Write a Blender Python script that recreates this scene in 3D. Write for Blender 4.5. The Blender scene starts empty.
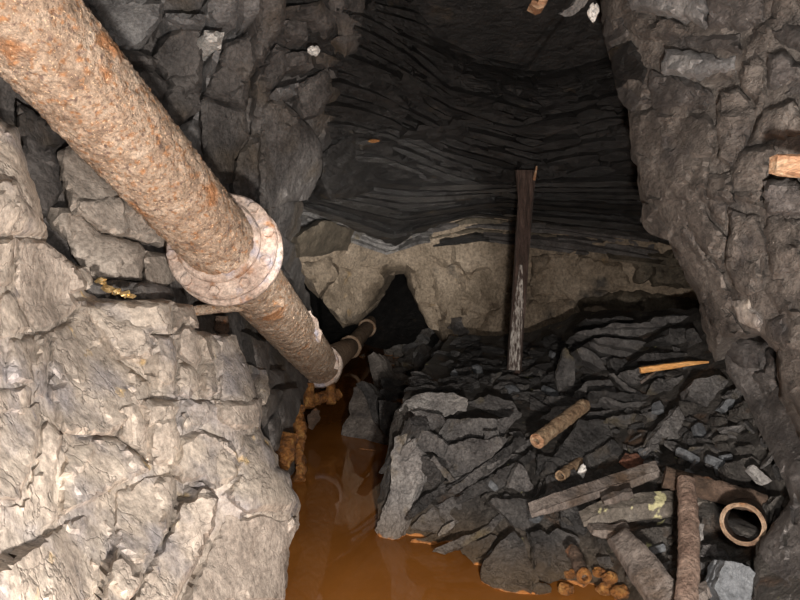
import bpy, bmesh, math, random
import numpy as np
from mathutils import Vector, Matrix
from mathutils.geometry import delaunay_2d_cdt
random.seed(7); RNG = np.random.RandomState(11)
C = bpy.context.scene.collection

# ------------------------------------------------------------------ camera, world, lights, exposure
F = 640.0; CAMZ = 1.11; TH = math.atan(30/640.0)
cam = bpy.data.objects.new('camera', bpy.data.cameras.new('camera')); C.objects.link(cam)
cam.data.sensor_width = 36; cam.data.lens = 36*F/800; cam.data.clip_start = .02
cam.location = (0, 0, CAMZ); cam.rotation_euler = (math.pi/2-TH, 0, 0)
bpy.context.scene.camera = cam
w = bpy.data.worlds.new('world'); bpy.context.scene.world = w; w.use_nodes = True
w.node_tree.nodes['Background'].inputs[0].default_value = (.9, .85, .8, 1)
w.node_tree.nodes['Background'].inputs[1].default_value = .004
vs = bpy.context.scene.view_settings
vs.view_transform = 'Standard'; vs.look = 'None'; vs.gamma = 1; vs.use_curve_mapping = False; vs.exposure = 0.0

def lamp(name, kind, loc, power, color, radius, target=None, angle=None, blend=.5):
    l = bpy.data.lights.new(name, kind); l.energy = power; l.color = color; l.shadow_soft_size = radius
    o = bpy.data.objects.new(name, l); o.location = loc; C.objects.link(o)
    if target is not None:
        o.rotation_euler = (Vector(target)-Vector(loc)).to_track_quat('-Z', 'Y').to_euler()
    if angle: l.spot_size = math.radians(angle); l.spot_blend = blend
    return o
lamp('hand_lamp', 'POINT', (.15, .10, .72), 270, (1, .92, .84), .03)
lamp('camera_fill', 'POINT', (.12, -.05, 1.22), 60, (1, .95, .90), .04)  # weak fill added beside the camera, no lamp seen there
lamp('cap_beam', 'SPOT', (.05, -.02, 1.05), 1300, (1, .96, .90), .03, (-.22, 6, 1.33), 25, 1.0)

_f = Vector((0, math.cos(TH), -math.sin(TH))); _u = Vector((0, math.sin(TH), math.cos(TH)))
def P(u, v, d): return Vector((0, 0, CAMZ)) + Vector(((u-400)/F*d, 0, 0)) + _u*(-(v-300)/F*d) + _f*d
def PA(uv, d):
    uv = np.asarray(uv, float); d = np.asarray(d, float)
    x = (uv[:, 0]-400)/F*d; q = -(uv[:, 1]-300)/F*d
    return np.stack([x, q*_u.y+d*_f.y, CAMZ+q*_u.z+d*_f.z], 1)

# ------------------------------------------------------------------ noise
def h3(i, s=0):
    i = i.astype(np.int64)
    n = (i[..., 0]*374761393+i[..., 1]*668265263+i[..., 2]*1274126177+s*974634777) & 0xffffffff
    n = ((n ^ (n >> 13))*1274126177) & 0xffffffff
    n = ((n ^ (n >> 16))*2246822519) & 0xffffffff
    n = n ^ (n >> 15)
    return (n & 0xffffff)/float(0xffffff)
def vn(p, s=0):
    i = np.floor(p); f = p-i; f = f*f*(3-2*f); r = 0
    for a in (0, 1):
        for b in (0, 1):
            for c in (0, 1):
                wgt = (f[:, 0] if a else 1-f[:, 0])*(f[:, 1] if b else 1-f[:, 1])*(f[:, 2] if c else 1-f[:, 2])
                r = r+wgt*h3(i+np.array([a, b, c]), s)
    return r*2-1
def fbm(p, o=4, s=0):
    r = 0; a = 1; t = 0
    for k in range(o):
        r = r+a*vn(p*2.03**k+7.3*k, s+k); t += a; a *= .5
    return r/t
def facet(p, s=0):
    i = np.floor(p); best = np.full(len(p), 9e9); out = np.zeros(len(p))
    for a in (-1, 0, 1):
        for b in (-1, 0, 1):
            for c in (-1, 0, 1):
                j = i+np.array([a, b, c])
                cc = j+np.stack([h3(j, s+1), h3(j, s+2), h3(j, s+3)], 1)
                dd = ((p-cc)**2).sum(1)
                g = np.stack([h3(j, s+4), h3(j, s+5), h3(j, s+6)], 1)*2-1
                val = ((p-cc)*g).sum(1)+(h3(j, s+7)-.5)*.8
                m = dd < best; best = np.where(m, dd, best); out = np.where(m, val, out)
    return out

# ------------------------------------------------------------------ depth surfaces (smooth interpolation of surveyed points)
class Surf:
    def __init__(s, pts):
        a = np.array(pts, float); s.c = a[:, :2]; n = len(a)
        r = np.linalg.norm(s.c[:, None]-s.c[None], axis=2)
        A = np.zeros((n+3, n+3)); A[:n, :n] = r+np.eye(n)*-2; A[:n, n] = 1; A[:n, n+1:] = s.c; A[n, :n] = 1; A[n+1:, :n] = s.c.T
        s.w = np.linalg.solve(A, np.concatenate([1/a[:, 2], [0, 0, 0]]))
    def __call__(s, uv):
        uv = np.atleast_2d(np.asarray(uv, float))
        r = np.linalg.norm(uv[:, None]-s.c[None], axis=2); n = len(s.c)
        q = r@s.w[:n]+s.w[n]+uv@s.w[n+1:]
        return 1/np.clip(q, .05, 3)

def cr(x0, y0, k, pts): return [(x0+k*a, y0+k*b) for a, b in pts]
def A_(*p): return cr(0, 0, .3375, p)
def B_(*p): return cr(260, 0, .3375, p)
def C_(*p): return cr(530, 0, .3375, p)
def D_(*p): return cr(0, 200, .3375, p)
def E_(*p): return cr(260, 200, .3375, p)
def F_(*p): return cr(530, 200, .3375, p)
def G_(*p): return cr(0, 400, .3375, p)
def H_(*p): return cr(260, 400, .3375, p)
def K1(*p): return cr(560, 450, .3, p)
def K2(*p): return cr(270, 270, .2, p)
def K3(*p): return cr(260, 370, .2, p)
def K4(*p): return cr(380, 370, .2, p)
def K5(*p): return cr(530, 370, .2, p)
def K6(*p): return cr(640, 300, .2, p)
def K7(*p): return cr(370, 480, .2, p)
def K8(*p): return cr(560, 280, .2, p)

# ------------------------------------------------------------------ materials
def nodes(name):
    m = bpy.data.materials.new(name); m.use_nodes = True
    return m, m.node_tree.nodes, m.node_tree.links, m.node_tree.nodes['Principled BSDF']
def ramp(N, stops):
    r = N.new('ShaderNodeValToRGB'); e = r.color_ramp.elements
    while len(e) > 1: e.remove(e[-1])
    e[0].position = stops[0][0]; e[0].color = (*stops[0][1], 1)
    for p, c in stops[1:]:
        q = e.new(p); q.color = (*c, 1)
    return r
def rock_mat(name, cols, scale=5, rough=.75, bump=.35, fine=60, spec=.4, stretch=(1, 1, 1), stain=None, streak=0, specks=None, lichen=None, ochre=False, brk=.25):
    m, N, L, b = nodes(name)
    g = N.new('ShaderNodeNewGeometry'); mp = N.new('ShaderNodeMapping'); mp.inputs['Scale'].default_value = stretch
    L.new(g.outputs['Position'], mp.inputs['Vector']); co = mp.outputs['Vector']
    n1 = N.new('ShaderNodeTexNoise'); n1.inputs['Scale'].default_value = scale; n1.inputs['Detail'].default_value = 9; n1.inputs['Roughness'].default_value = .62
    L.new(co, n1.inputs['Vector'])
    k = len(cols); r = ramp(N, [(.30+.42*i/(k-1), c) for i, c in enumerate(cols)])
    L.new(n1.outputs['Fac'], r.inputs['Fac']); col = r.outputs['Color']
    def mix(col, fac, c, blend='MIX'):
        x = N.new('ShaderNodeMix'); x.data_type = 'RGBA'; x.blend_type = blend
        L.new(fac, x.inputs['Factor']); L.new(col, x.inputs['A']); x.inputs['B'].default_value = (*c, 1); return x.outputs['Result']
    def mask(sc, lo, hi, det=4, seed=0, vec=None):
        n = N.new('ShaderNodeTexNoise'); n.noise_dimensions = '4D'; n.inputs['W'].default_value = seed; n.inputs['Scale'].default_value = sc; n.inputs['Detail'].default_value = det
        L.new(vec or co, n.inputs['Vector']); q = N.new('ShaderNodeMapRange'); q.inputs['From Min'].default_value = lo; q.inputs['From Max'].default_value = hi
        L.new(n.outputs['Fac'], q.inputs['Value']); return q.outputs['Result']
    # dark hairline cracks in the stone itself
    dist = N.new('ShaderNodeTexNoise'); dist.inputs['Scale'].default_value = scale*1.5; dist.inputs['Detail'].default_value = 5; L.new(co, dist.inputs['Vector'])
    ad = N.new('ShaderNodeMix'); ad.data_type = 'VECTOR'; ad.inputs['Factor'].default_value = .35; L.new(co, ad.inputs['A']); L.new(dist.outputs['Color'], ad.inputs['B'])
    vo = N.new('ShaderNodeTexVoronoi'); vo.feature = 'DISTANCE_TO_EDGE'; vo.inputs['Scale'].default_value = scale*2.1; L.new(ad.outputs['Result'], vo.inputs['Vector'])
    cm = N.new('ShaderNodeMapRange'); cm.inputs['From Min'].default_value = 0; cm.inputs['From Max'].default_value = .03; cm.inputs['To Min'].default_value = brk; cm.inputs['To Max'].default_value = 0
    L.new(vo.outputs['Distance'], cm.inputs['Value'])
    col = mix(col, cm.outputs['Result'], tuple(c*.35 for c in cols[0]))
    if stain:
        for i, (c, lo, hi, sc) in enumerate(stain): col = mix(col, mask(sc, lo, hi, 5, 3.1*i+1), c)
    gr = N.new('ShaderNodeTexNoise'); gr.inputs['Scale'].default_value = fine*1.1; gr.inputs['Detail'].default_value = 6; gr.inputs['Roughness'].default_value = .75; L.new(co, gr.inputs['Vector'])
    gm = N.new('ShaderNodeMapRange'); gm.inputs['From Min'].default_value = .3; gm.inputs['From Max'].default_value = .7; gm.inputs['To Min'].default_value = .45; gm.inputs['To Max'].default_value = 1.55; L.new(gr.outputs['Fac'], gm.inputs['Value'])
    vm = N.new('ShaderNodeVectorMath'); vm.operation = 'SCALE'; L.new(col, vm.inputs[0]); L.new(gm.outputs['Result'], vm.inputs['Scale']); col = vm.outputs['Vector']
    if specks: col = mix(col, mask(specks[1], specks[2], specks[2]+.05, 2, 9), specks[0])
    if lichen: col = mix(col, mask(lichen[1], lichen[2], lichen[2]+.04, 6, 17), lichen[0])
    if ochre:
        sx = N.new('ShaderNodeSeparateXYZ'); L.new(g.outputs['Position'], sx.inputs[0])
        nn = N.new('ShaderNodeTexNoise'); nn.inputs['Scale'].default_value = 25; L.new(g.outputs['Position'], nn.inputs['Vector'])
        mm = N.new('ShaderNodeMath'); mm.operation = 'MULTIPLY_ADD'; mm.inputs[1].default_value = -.03; L.new(nn.outputs['Fac'], mm.inputs[0]); L.new(sx.outputs['Z'], mm.inputs[2])
        q = N.new('ShaderNodeMapRange'); q.inputs['From Min'].default_value = -.008; q.inputs['From Max'].default_value = -.014; L.new(mm.outputs[0], q.inputs['Value'])
        q2 = N.new('ShaderNodeMapRange'); q2.inputs['From Min'].default_value = .13; q2.inputs['From Max'].default_value = -.03; q2.inputs['To Max'].default_value = .55; L.new(mm.outputs[0], q2.inputs['Value'])
        col = mix(col, q2.outputs['Result'], (.16, .10, .045))
        col = mix(col, q.outputs['Result'], (.60, .24, .07))
    L.new(col, b.inputs['Base Color'])
    b.inputs['Roughness'].default_value = rough; b.inputs['Specular IOR Level'].default_value = spec
    n2 = N.new('ShaderNodeTexNoise'); n2.inputs['Scale'].default_value = fine; n2.inputs['Detail'].default_value = 8; n2.inputs['Roughness'].default_value = .7; L.new(co, n2.inputs['Vector'])
    n3 = N.new('ShaderNodeTexNoise'); n3.inputs['Scale'].default_value = fine*.22; n3.inputs['Detail'].default_value = 4; L.new(co, n3.inputs['Vector'])
    s1 = N.new('ShaderNodeMath'); s1.operation = 'MULTIPLY_ADD'; s1.inputs[1].default_value = 2.2; L.new(n3.outputs['Fac'], s1.inputs[0]); L.new(n2.outputs['Fac'], s1.inputs[2])
    s2 = N.new('ShaderNodeMath'); s2.operation = 'MULTIPLY_ADD'; s2.inputs[1].default_value = -1.2; L.new(cm.outputs['Result'], s2.inputs[0]); L.new(s1.outputs[0], s2.inputs[2])
    bp = N.new('ShaderNodeBump'); bp.inputs['Strength'].default_value = bump; bp.inputs['Distance'].default_value = .02
    L.new(s2.outputs[0], bp.inputs['Height']); L.new(bp.outputs['Normal'], b.inputs['Normal'])
    return m
M = {}
M['pale'] = rock_mat('pale_rock', [(.27, .235, .205), (.43, .375, .32), (.55, .485, .415)], 4, .85, .35, 45, .25,
    stain=[((.29, .27, .27), .50, .66, 6), ((.66, .48, .24), .655, .72, 9), ((.21, .18, .155), .56, .70, 4), ((.16, .15, .16), .66, .72, 13)], ochre=True, brk=.55)
M['darkgrey'] = rock_mat('grey_rock', [(.05, .046, .045), (.115, .105, .10), (.20, .185, .175)], 5, .7, .6, 50, .4, stain=[((.10, .08, .06), .5, .7, 4)])  # dark grey rock of the upper and rear left wall
M['taupe'] = rock_mat('taupe_rock', [(.24, .205, .175), (.38, .33, .285), (.46, .40, .35)], 4, .8, .4, 50, .3)
M['brown'] = rock_mat('brown_rock', [(.06, .051, .046), (.135, .117, .104), (.22, .195, .175)], 5, .72, .7, 45, .45, stretch=(1, 1, 1.6), stain=[((.07, .062, .06), .55, .7, 6)], specks=((.5, .45, .4), 90, .70))
M['right_dark'] = rock_mat('dark_wall_rock', [(.045, .04, .04), (.10, .09, .085), (.17, .155, .15)], 6, .6, .7, 45, .5, stretch=(1, 1, 1.8), specks=((.45, .42, .4), 90, .70))
M['lightgrey'] = rock_mat('light_grey_rock', [(.13, .126, .126), (.21, .205, .205), (.32, .31, .30)], 6, .6, .5, 60, .4)
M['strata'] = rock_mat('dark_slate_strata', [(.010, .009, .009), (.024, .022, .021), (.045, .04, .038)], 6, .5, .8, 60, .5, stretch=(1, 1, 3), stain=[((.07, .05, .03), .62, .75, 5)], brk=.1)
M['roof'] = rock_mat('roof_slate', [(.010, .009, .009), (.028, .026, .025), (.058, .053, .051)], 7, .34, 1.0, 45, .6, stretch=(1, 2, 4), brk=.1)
M['back'] = rock_mat('back_wall_rock', [(.15, .115, .08), (.26, .205, .15), (.36, .29, .22)], 3, .8, .5, 35, .35, stain=[((.08, .07, .06), .60, .72, 4), ((.33, .22, .10), .66, .78, 6)], specks=((.6, .55, .5), 60, .72))
M['backdark'] = rock_mat('dark_back_rock', [(.06, .048, .035), (.11, .09, .065), (.17, .135, .10)], 5, .7, .6, 40, .4)  # dimmed copy of the back rock: painted shade at right, dark strips
M['slate'] = rock_mat('slate', [(.022, .021, .021), (.055, .052, .051), (.115, .108, .103)], 7, .42, 1.0, 70, .55, stain=[((.08, .065, .05), .60, .75, 7)], specks=((.4, .38, .36), 120, .73), ochre=True, brk=.15)
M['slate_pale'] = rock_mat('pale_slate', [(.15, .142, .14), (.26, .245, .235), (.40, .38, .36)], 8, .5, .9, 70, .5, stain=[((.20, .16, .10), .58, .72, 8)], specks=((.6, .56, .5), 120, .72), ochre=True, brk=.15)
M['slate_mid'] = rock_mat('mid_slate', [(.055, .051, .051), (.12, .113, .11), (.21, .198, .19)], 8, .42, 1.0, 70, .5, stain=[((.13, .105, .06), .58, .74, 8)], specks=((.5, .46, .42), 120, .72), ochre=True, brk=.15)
M['rubble'] = rock_mat('rubble_stone', [(.03, .027, .025), (.065, .058, .052), (.11, .10, .09)], 12, .7, .9, 60, .4, stain=[((.09, .055, .035), .58, .7, 9)], lichen=((.33, .32, .17), 14, .66), ochre=True)
M['bluegrey'] = rock_mat('blue_grey_stone', [(.05, .056, .062), (.10, .106, .115), (.155, .163, .172)], 12, .5, .5, 70, .5)
M['rust'] = rock_mat('crusted_rust', [(.24, .165, .115), (.41, .30, .22), (.52, .40, .305), (.62, .51, .41)], 13, .5, .8, 110, .5,
    stain=[((.42, .22, .11), .53, .64, 55), ((.22, .15, .12), .57, .66, 60), ((.42, .20, .09), .60, .66, 6)], specks=((.9, .66, .44), 150, .63), brk=0)
M['rust_flange'] = rock_mat('scaled_flange_rust', [(.30, .21, .17), (.47, .37, .31), (.58, .48, .41)], 14, .6, .6, 60, .4, stain=[((.36, .18, .09), .58, .68, 16), ((.34, .31, .34), .56, .66, 11)], brk=0)
M['rust_dark'] = rock_mat('dark_rust', [(.035, .022, .015), (.085, .055, .038), (.15, .10, .075)], 14, .7, .9, 60, .4, stain=[((.25, .11, .05), .58, .7, 20)], brk=0)
M['rust_bar'] = rock_mat('brown_bar_rust', [(.10, .06, .045), (.19, .13, .10), (.27, .20, .16)], 18, .75, .8, 80, .35, brk=0)
M['red_stone'] = rock_mat('reddish_stone', [(.06, .03, .02), (.16, .07, .045), (.24, .13, .09)], 14, .8, .8, 60, .3, brk=0)
M['rust_mid'] = rock_mat('brown_rust', [(.14, .08, .05), (.30, .20, .13), (.42, .31, .22)], 14, .7, .8, 60, .4, stain=[((.30, .14, .06), .58, .7, 20)], brk=0)
M['rust_ochre'] = rock_mat('ochre_rust', [(.07, .03, .012), (.24, .095, .022), (.42, .23, .07)], 18, .5, 1.0, 60, .5, brk=0)
M['wood_old'] = rock_mat('weathered_wood', [(.06, .05, .045), (.15, .125, .11), (.26, .225, .20)], 9, .75, .8, 60, .3, stretch=(1, 1, 1), brk=0, stain=[((.09, .06, .04), .55, .7, 8)])
M['wood_lichen'] = rock_mat('lichen_wood', [(.07, .06, .05), (.15, .13, .11), (.22, .20, .18)], 9, .75, .8, 60, .3, brk=0, lichen=((.56, .52, .30), 17, .56))
M['wood_fresh'] = rock_mat('fresh_split_wood', [(.55, .24, .07), (.75, .38, .13), (.85, .50, .22)], 20, .6, .4, 90, .3, stretch=(.3, 1, 2), brk=0)
M['wood_cut'] = rock_mat('cut_wood', [(.20, .09, .045), (.38, .22, .13), (.62, .48, .33)], 25, .6, .5, 90, .3, stretch=(.2, 1, 2), brk=0)
M['prop'] = rock_mat('prop_timber', [(.035, .025, .02), (.085, .055, .045), (.16, .11, .09)], 14, .6, 1.0, 70, .4, stretch=(3, 3, .4), brk=0)
M['mould'] = rock_mat('white_mould_timber', [(.05, .035, .03), (.10, .07, .06), (.5, .46, .42), (.8, .76, .7)], 30, .7, .8, 70, .4, stretch=(3, 3, .6), brk=0)
M['white'] = rock_mat('white_mineral', [(.5, .48, .45), (.7, .68, .65), (.85, .83, .8)], 20, .7, .5, 70, .3, brk=0)
M['stub'] = rock_mat('ochre_tube', [(.16, .09, .05), (.34, .23, .14), (.52, .40, .27)], 22, .7, .9, 90, .4, brk=0)
def foil():
    m, N, L, b = nodes('gold_foil'); b.inputs['Metallic'].default_value = .8; b.inputs['Roughness'].default_value = .3
    n = N.new('ShaderNodeTexNoise'); n.inputs['Scale'].default_value = 30; r = ramp(N, [(.35, (.25, .13, .03)), (.5, (.75, .52, .15)), (.65, (.7, .65, .6))]); L.new(n.outputs['Fac'], r.inputs['Fac']); L.new(r.outputs['Color'], b.inputs['Base Color']); return m
M['foil'] = foil()
def water():
    m, N, L, b = nodes('ochre_water')
    g = N.new('ShaderNodeNewGeometry'); n = N.new('ShaderNodeTexNoise'); n.inputs['Scale'].default_value = 1.6; n.inputs['Detail'].default_value = 5; L.new(g.outputs['Position'], n.inputs['Vector'])
    r = ramp(N, [(.35, (.20, .072, .014)), (.7, (.30, .115, .024))]); L.new(n.outputs['Fac'], r.inputs['Fac']); L.new(r.outputs['Color'], b.inputs['Base Color'])
    b.inputs['Roughness'].default_value = .03; b.inputs['IOR'].default_value = 1.33
    n2 = N.new('ShaderNodeTexNoise'); n2.inputs['Scale'].default_value = 5; n2.inputs['Detail'].default_value = 1; L.new(g.outputs['Position'], n2.inputs['Vector'])
    bp = N.new('ShaderNodeBump'); bp.inputs['Strength'].default_value = .02; bp.inputs['Distance'].default_value = .02; L.new(n2.outputs['Fac'], bp.inputs['Height']); L.new(bp.outputs['Normal'], b.inputs['Normal'])
    return m
M['water'] = water()

# ------------------------------------------------------------------ object helpers
def tag(o, label=None, cat=None, group=None, kind=None):
    if label: o['label'] = label
    if cat: o['category'] = cat
    if group: o['group'] = group
    if kind: o['kind'] = kind
    return o
def mkobj(name, verts, faces, mat, parent=None, origin=None, sharp=38):
    v = np.asarray(verts, float)
    org = v.mean(0) if origin is None else np.asarray(origin, float)
    me = bpy.data.meshes.new(name); me.from_pydata((v-org).tolist(), [], faces); me.validate()
    me.materials.append(mat if not isinstance(mat, str) else M[mat])
    bm = bmesh.new(); bm.from_mesh(me); bmesh.ops.recalc_face_normals(bm, faces=bm.faces); bm.to_mesh(me); bm.free()
    me.polygons.foreach_set('use_smooth', [True]*len(me.polygons)); me.set_sharp_from_angle(angle=math.radians(sharp))
    o = bpy.data.objects.new(name, me); C.objects.link(o)
    if parent is not None:
        o.parent = parent; o.location = Vector(org)-parent.location-(parent.parent.location if parent.parent else Vector())
    else: o.location = Vector(org)
    return o
def empty(name, loc):
    o = bpy.data.objects.new(name, None); o.empty_display_size = .1; o.location = Vector(loc); C.objects.link(o); return o

def inpoly(q, poly):
    x, y = q[:, 0], q[:, 1]; r = np.zeros(len(q), bool); n = len(poly)
    for i in range(n):
        x1, y1 = poly[i]; x2, y2 = poly[(i+1) % n]
        c = ((y1 > y) != (y2 > y)) & (x < (x2-x1)*(y-y1)/((y2-y1) or 1e-9)+x1); r ^= c
    return r
def edist(q, poly):
    a = np.asarray(poly); b = np.roll(a, -1, 0); best = np.full(len(q), 1e9)
    for p0, p1 in zip(a, b):
        d = p1-p0; t = np.clip(((q-p0)@d)/(d@d+1e-9), 0, 1)
        best = np.minimum(best, np.linalg.norm(q-(p0+t[:, None]*d), axis=1))
    return best
def outline(poly, sp, jag, rs):
    out = []; n = len(poly)
    for i in range(n):
        p = np.array(poly[i], float); q = np.array(poly[(i+1) % n], float); L = np.linalg.norm(q-p)
        if L < 1e-6: continue
        k = max(1, int(round(L/sp))); nr = np.array([-(q-p)[1], (q-p)[0]])/L
        off = 0
        for j in range(k):
            if j: off = off*.5+rs.uniform(-1, 1)*jag*.75
            out.append(p+(q-p)*j/k+(nr*off if j else 0))
    return np.array(out)
def cdt(ring, inner):
    n = len(ring)
    vs_ = [Vector(map(float, p)) for p in ring]+[Vector(map(float, p)) for p in inner]
    r = delaunay_2d_cdt(vs_, [(i, (i+1) % n) for i in range(n)], [list(range(n))], 1, 1e-5)
    V = np.array([(p.x, p.y) for p in r[0]]); T = [f for f in r[2]]
    return V, T
def patch(ring, sp, rs):
    lo, hi = ring.min(0), ring.max(0)
    gx, gy = np.meshgrid(np.arange(lo[0]+sp/2, hi[0], sp), np.arange(lo[1]+sp/2, hi[1], sp))
    q = np.stack([gx.ravel(), gy.ravel()], 1)+rs.uniform(-.3, .3, (gx.size, 2))*sp
    q = q[inpoly(q, ring)] if len(q) else q
    if len(q): q = q[edist(q, ring) > sp*.45]
    return cdt(ring, q)

def boundary(T):
    e = {}
    for f in T:
        for i in range(len(f)):
            a, b = f[i], f[(i+1) % len(f)]
            e[(a, b)] = 1
    nxt = {a: b for (a, b) in e if (b, a) not in e}
    s = next(iter(nxt)); loop = [s]; c = nxt[s]
    while c != s and len(loop) <= len(nxt): loop.append(c); c = nxt.get(c, s)
    return loop

def rock(name, poly, surf, mat, ext, sp=5, jag=1.5, prot=0, bev=.02, bevw=6, fac=.03, fsc=5, rough=.008, parent=None, tilt=(0, 0), seed=None, nvec=None, cap=True, segs=2, strat=None, sub=.18):
    """Broken rock mass: outline in survey coordinates, surface depth from surf, real body swept back along ext (m)."""
    seed = seed if seed is not None else random.randint(0, 9999); rs = np.random.RandomState(seed)
    ring = outline(poly, sp, jag, rs); V, T = patch(ring, sp, rs)
    c = V.mean(0); d = surf(V) if callable(surf) else np.full(len(V), float(surf))
    d = d-prot+((V-c)*np.array(tilt)).sum(1)
    e = np.clip(edist(V, ring)/bevw, 0, 1); d = d+bev*(1-e)**2
    W = PA(V, d); ns = (seed % 97)*1.0
    nd = W-np.array([0, 0, CAMZ]); nd /= np.linalg.norm(nd, axis=1)[:, None]
    if nvec is not None: nd = np.tile(-np.array(nvec, float), (len(W), 1))
    k = 1.0
    q = W.copy()
    if strat is not None: q = q*np.array(strat)
    wq = q+.05*np.stack([fbm(q*5+ns, 3, 1), fbm(q*5+ns, 3, 2), fbm(q*5+ns, 3, 3)], 1)
    disp = fac*facet(wq*fsc*.8+ns, seed % 13)+fac*sub*facet(wq*fsc*2.2+ns, 3)+rough*fbm(q*22+ns, 4)
    W = W+nd*(disp*k)[:, None]
    lp = boundary(T); n0 = len(W); verts = [W]; faces = [list(f) for f in T]; prev = lp; base = n0
    ext = np.array(ext, float); L = np.linalg.norm(ext)
    for s in range(1, segs+1):
        R = W[lp]+ext*s/segs+(rs.uniform(-1, 1, (len(lp), 3))*min(.012, L*.12))
        cen = R.mean(0); R = cen+(R-cen)*(1-.04*s)
        idx = list(range(base, base+len(lp))); base += len(lp); verts.append(R)
        for i in range(len(lp)):
            j = (i+1) % len(lp); faces.append([prev[j], prev[i], idx[i], idx[j]])
        prev = idx
    if cap: faces.append(prev)
    return mkobj(name, np.concatenate(verts), faces, mat, parent, sharp=32)

def slab(name, poly, d, n, t, mat='slate', label=None, cat='slate', group=None, sp=4, jag=1.5, parent=None, lay=None, rough=.006, seed=None, terr=.011):
    """A broken plate: its face polygon lies in a plane of normal n through depth d; t metres thick; layered edges."""
    seed = seed if seed is not None else random.randint(0, 9999); rs = np.random.RandomState(seed)
    ring = outline(poly, sp, jag, rs); V, T = patch(ring, sp*1.3, rs)
    c = V.mean(0); n = np.array(n, float); n /= np.linalg.norm(n)
    P0 = PA([c], [d])[0]; O = np.array([0, 0, CAMZ]); R = PA(V, np.ones(len(V)))-O
    if (R.mean(0)@n) > 0: n = -n
    s = ((P0-O)@n)/(R@n); s = np.clip(np.where(s < 0, 99, s), d*.72, d*1.35)
    W = O+R*s[:, None]
    q = W*6+seed; h = fbm(q, 2, 5); h2 = np.floor(h*5)/5; h2 = h2+.5*facet(W*9+seed, 2)
    W = W+n*(terr*h2*2+rough*fbm(W*30+seed, 3))[:, None]
    lp = boundary(T); verts = [W]; faces = [list(f) for f in T]; prev = lp; base = len(W)
    lay = lay or max(2, min(6, int(t/.012)))
    cen = W[lp].mean(0)
    for k in range(1, lay+1):
        for sub in (0, 1):      # two rings a layer give each lamina its own step
            sc = 1+rs.uniform(-.035, .02)
            Rg = cen+(W[lp]-cen)*sc-n*t*((k-1+(.12 if sub == 0 else 1))/lay)
            Rg = Rg+rs.uniform(-1, 1, (len(lp), 3))*.0025
            idx = list(range(base, base+len(lp))); base += len(lp); verts.append(Rg)
            for i in range(len(lp)):
                j = (i+1) % len(lp); faces.append([prev[j], prev[i], idx[i], idx[j]])
            prev = idx
    faces.append(prev)
    o = mkobj(name, np.concatenate(verts), faces, mat, parent, sharp=28)
    if label or (cat and parent is None): tag(o, label, cat if parent is None else None, group)
    return o

def tube(name, a, b, r, mat, parent=None, r2=None, wall=None, nseg=None, nc=24, rough=.002, rsc=40, bend=None, closed=True, dense=.01):
    a = np.array(a, float); b = np.array(b, float); ax = b-a; L = np.linalg.norm(ax); ax /= L
    up = np.array([0, 0, 1.]) if abs(ax[2]) < .9 else np.array([1., 0, 0]); x = np.cross(ax, up); x /= np.linalg.norm(x); y = np.cross(x, ax)
    r2 = r if r2 is None else r2; ns = nseg or max(2, int(L/dense)); th = np.arange(nc)*2*math.pi/nc
    rings = []
    def ring(t, rr):
        cpt = a+ax*L*t
        if bend is not None: cpt = cpt+np.array(bend)*math.sin(math.pi*t)
        return cpt+rr*(np.cos(th)[:, None]*x+np.sin(th)[:, None]*y)
    W = [ring(i/ns, r+(r2-r)*i/ns) for i in range(ns+1)]
    if wall: W = [ring(1-i/3, (r2 if i == 0 else r)-wall) for i in range(4)][::1]+W if False else W+[ring(1, r2-wall)]+[ring(.5, r-wall), ring(0, r-wall)]
    V = np.concatenate(W)
    if rough:
        cen = a+np.clip(((V-a)@ax), 0, L)[:, None]*ax; nd = V-cen; nd /= (np.linalg.norm(nd, axis=1)[:, None]+1e-9)
        V = V+nd*(rough*(fbm(V*rsc, 3, 2)*1.4+.9*np.abs(fbm(V*rsc*2.3, 2, 8))))[:, None]
    faces = []; m = len(W)
    for i in range(m-1):
        for j in range(nc):
            k = (j+1) % nc; faces.append([i*nc+j, i*nc+k, (i+1)*nc+k, (i+1)*nc+j])
    if wall:
        for j in range(nc):
            k = (j+1) % nc; faces.append([(m-1)*nc+j, (m-1)*nc+k, k, j])
    elif closed:
        faces.append(list(range(nc))[::-1]); faces.append([(m-1)*nc+j for j in range(nc)])
    return mkobj(name, V, faces, mat, parent, origin=a, sharp=50)

def lump(name, c, size, mat, parent=None, seed=0, sub=3, fs=2.2, fa=.35, rot=None):
    bm = bmesh.new(); bmesh.ops.create_icosphere(bm, subdivisions=sub, radius=1)
    v = np.array([q.co[:] for q in bm.verts]); f = [[q.index for q in fc.verts] for fc in bm.faces]; bm.free()
    nrm = v.copy(); v = v*(1+fa*facet(v*fs*.6+seed*3.7, seed % 9)+.06*fbm(v*3+seed, 3))[:, None]
    v = v*np.array(size)
    if rot: v = v@np.array(Matrix.Rotation(rot[0], 3, 'X')@Matrix.Rotation(rot[1], 3, 'Y')@Matrix.Rotation(rot[2], 3, 'Z')).T
    return mkobj(name, v+np.array(c), f, mat, parent, origin=c, sharp=25)

# ================================================================== THE SETTING
def water_d(u, v, z=0):
    O = Vector((0, 0, CAMZ)); r = P(u, v, 1)-O; return (z-CAMZ)/r.z
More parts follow.
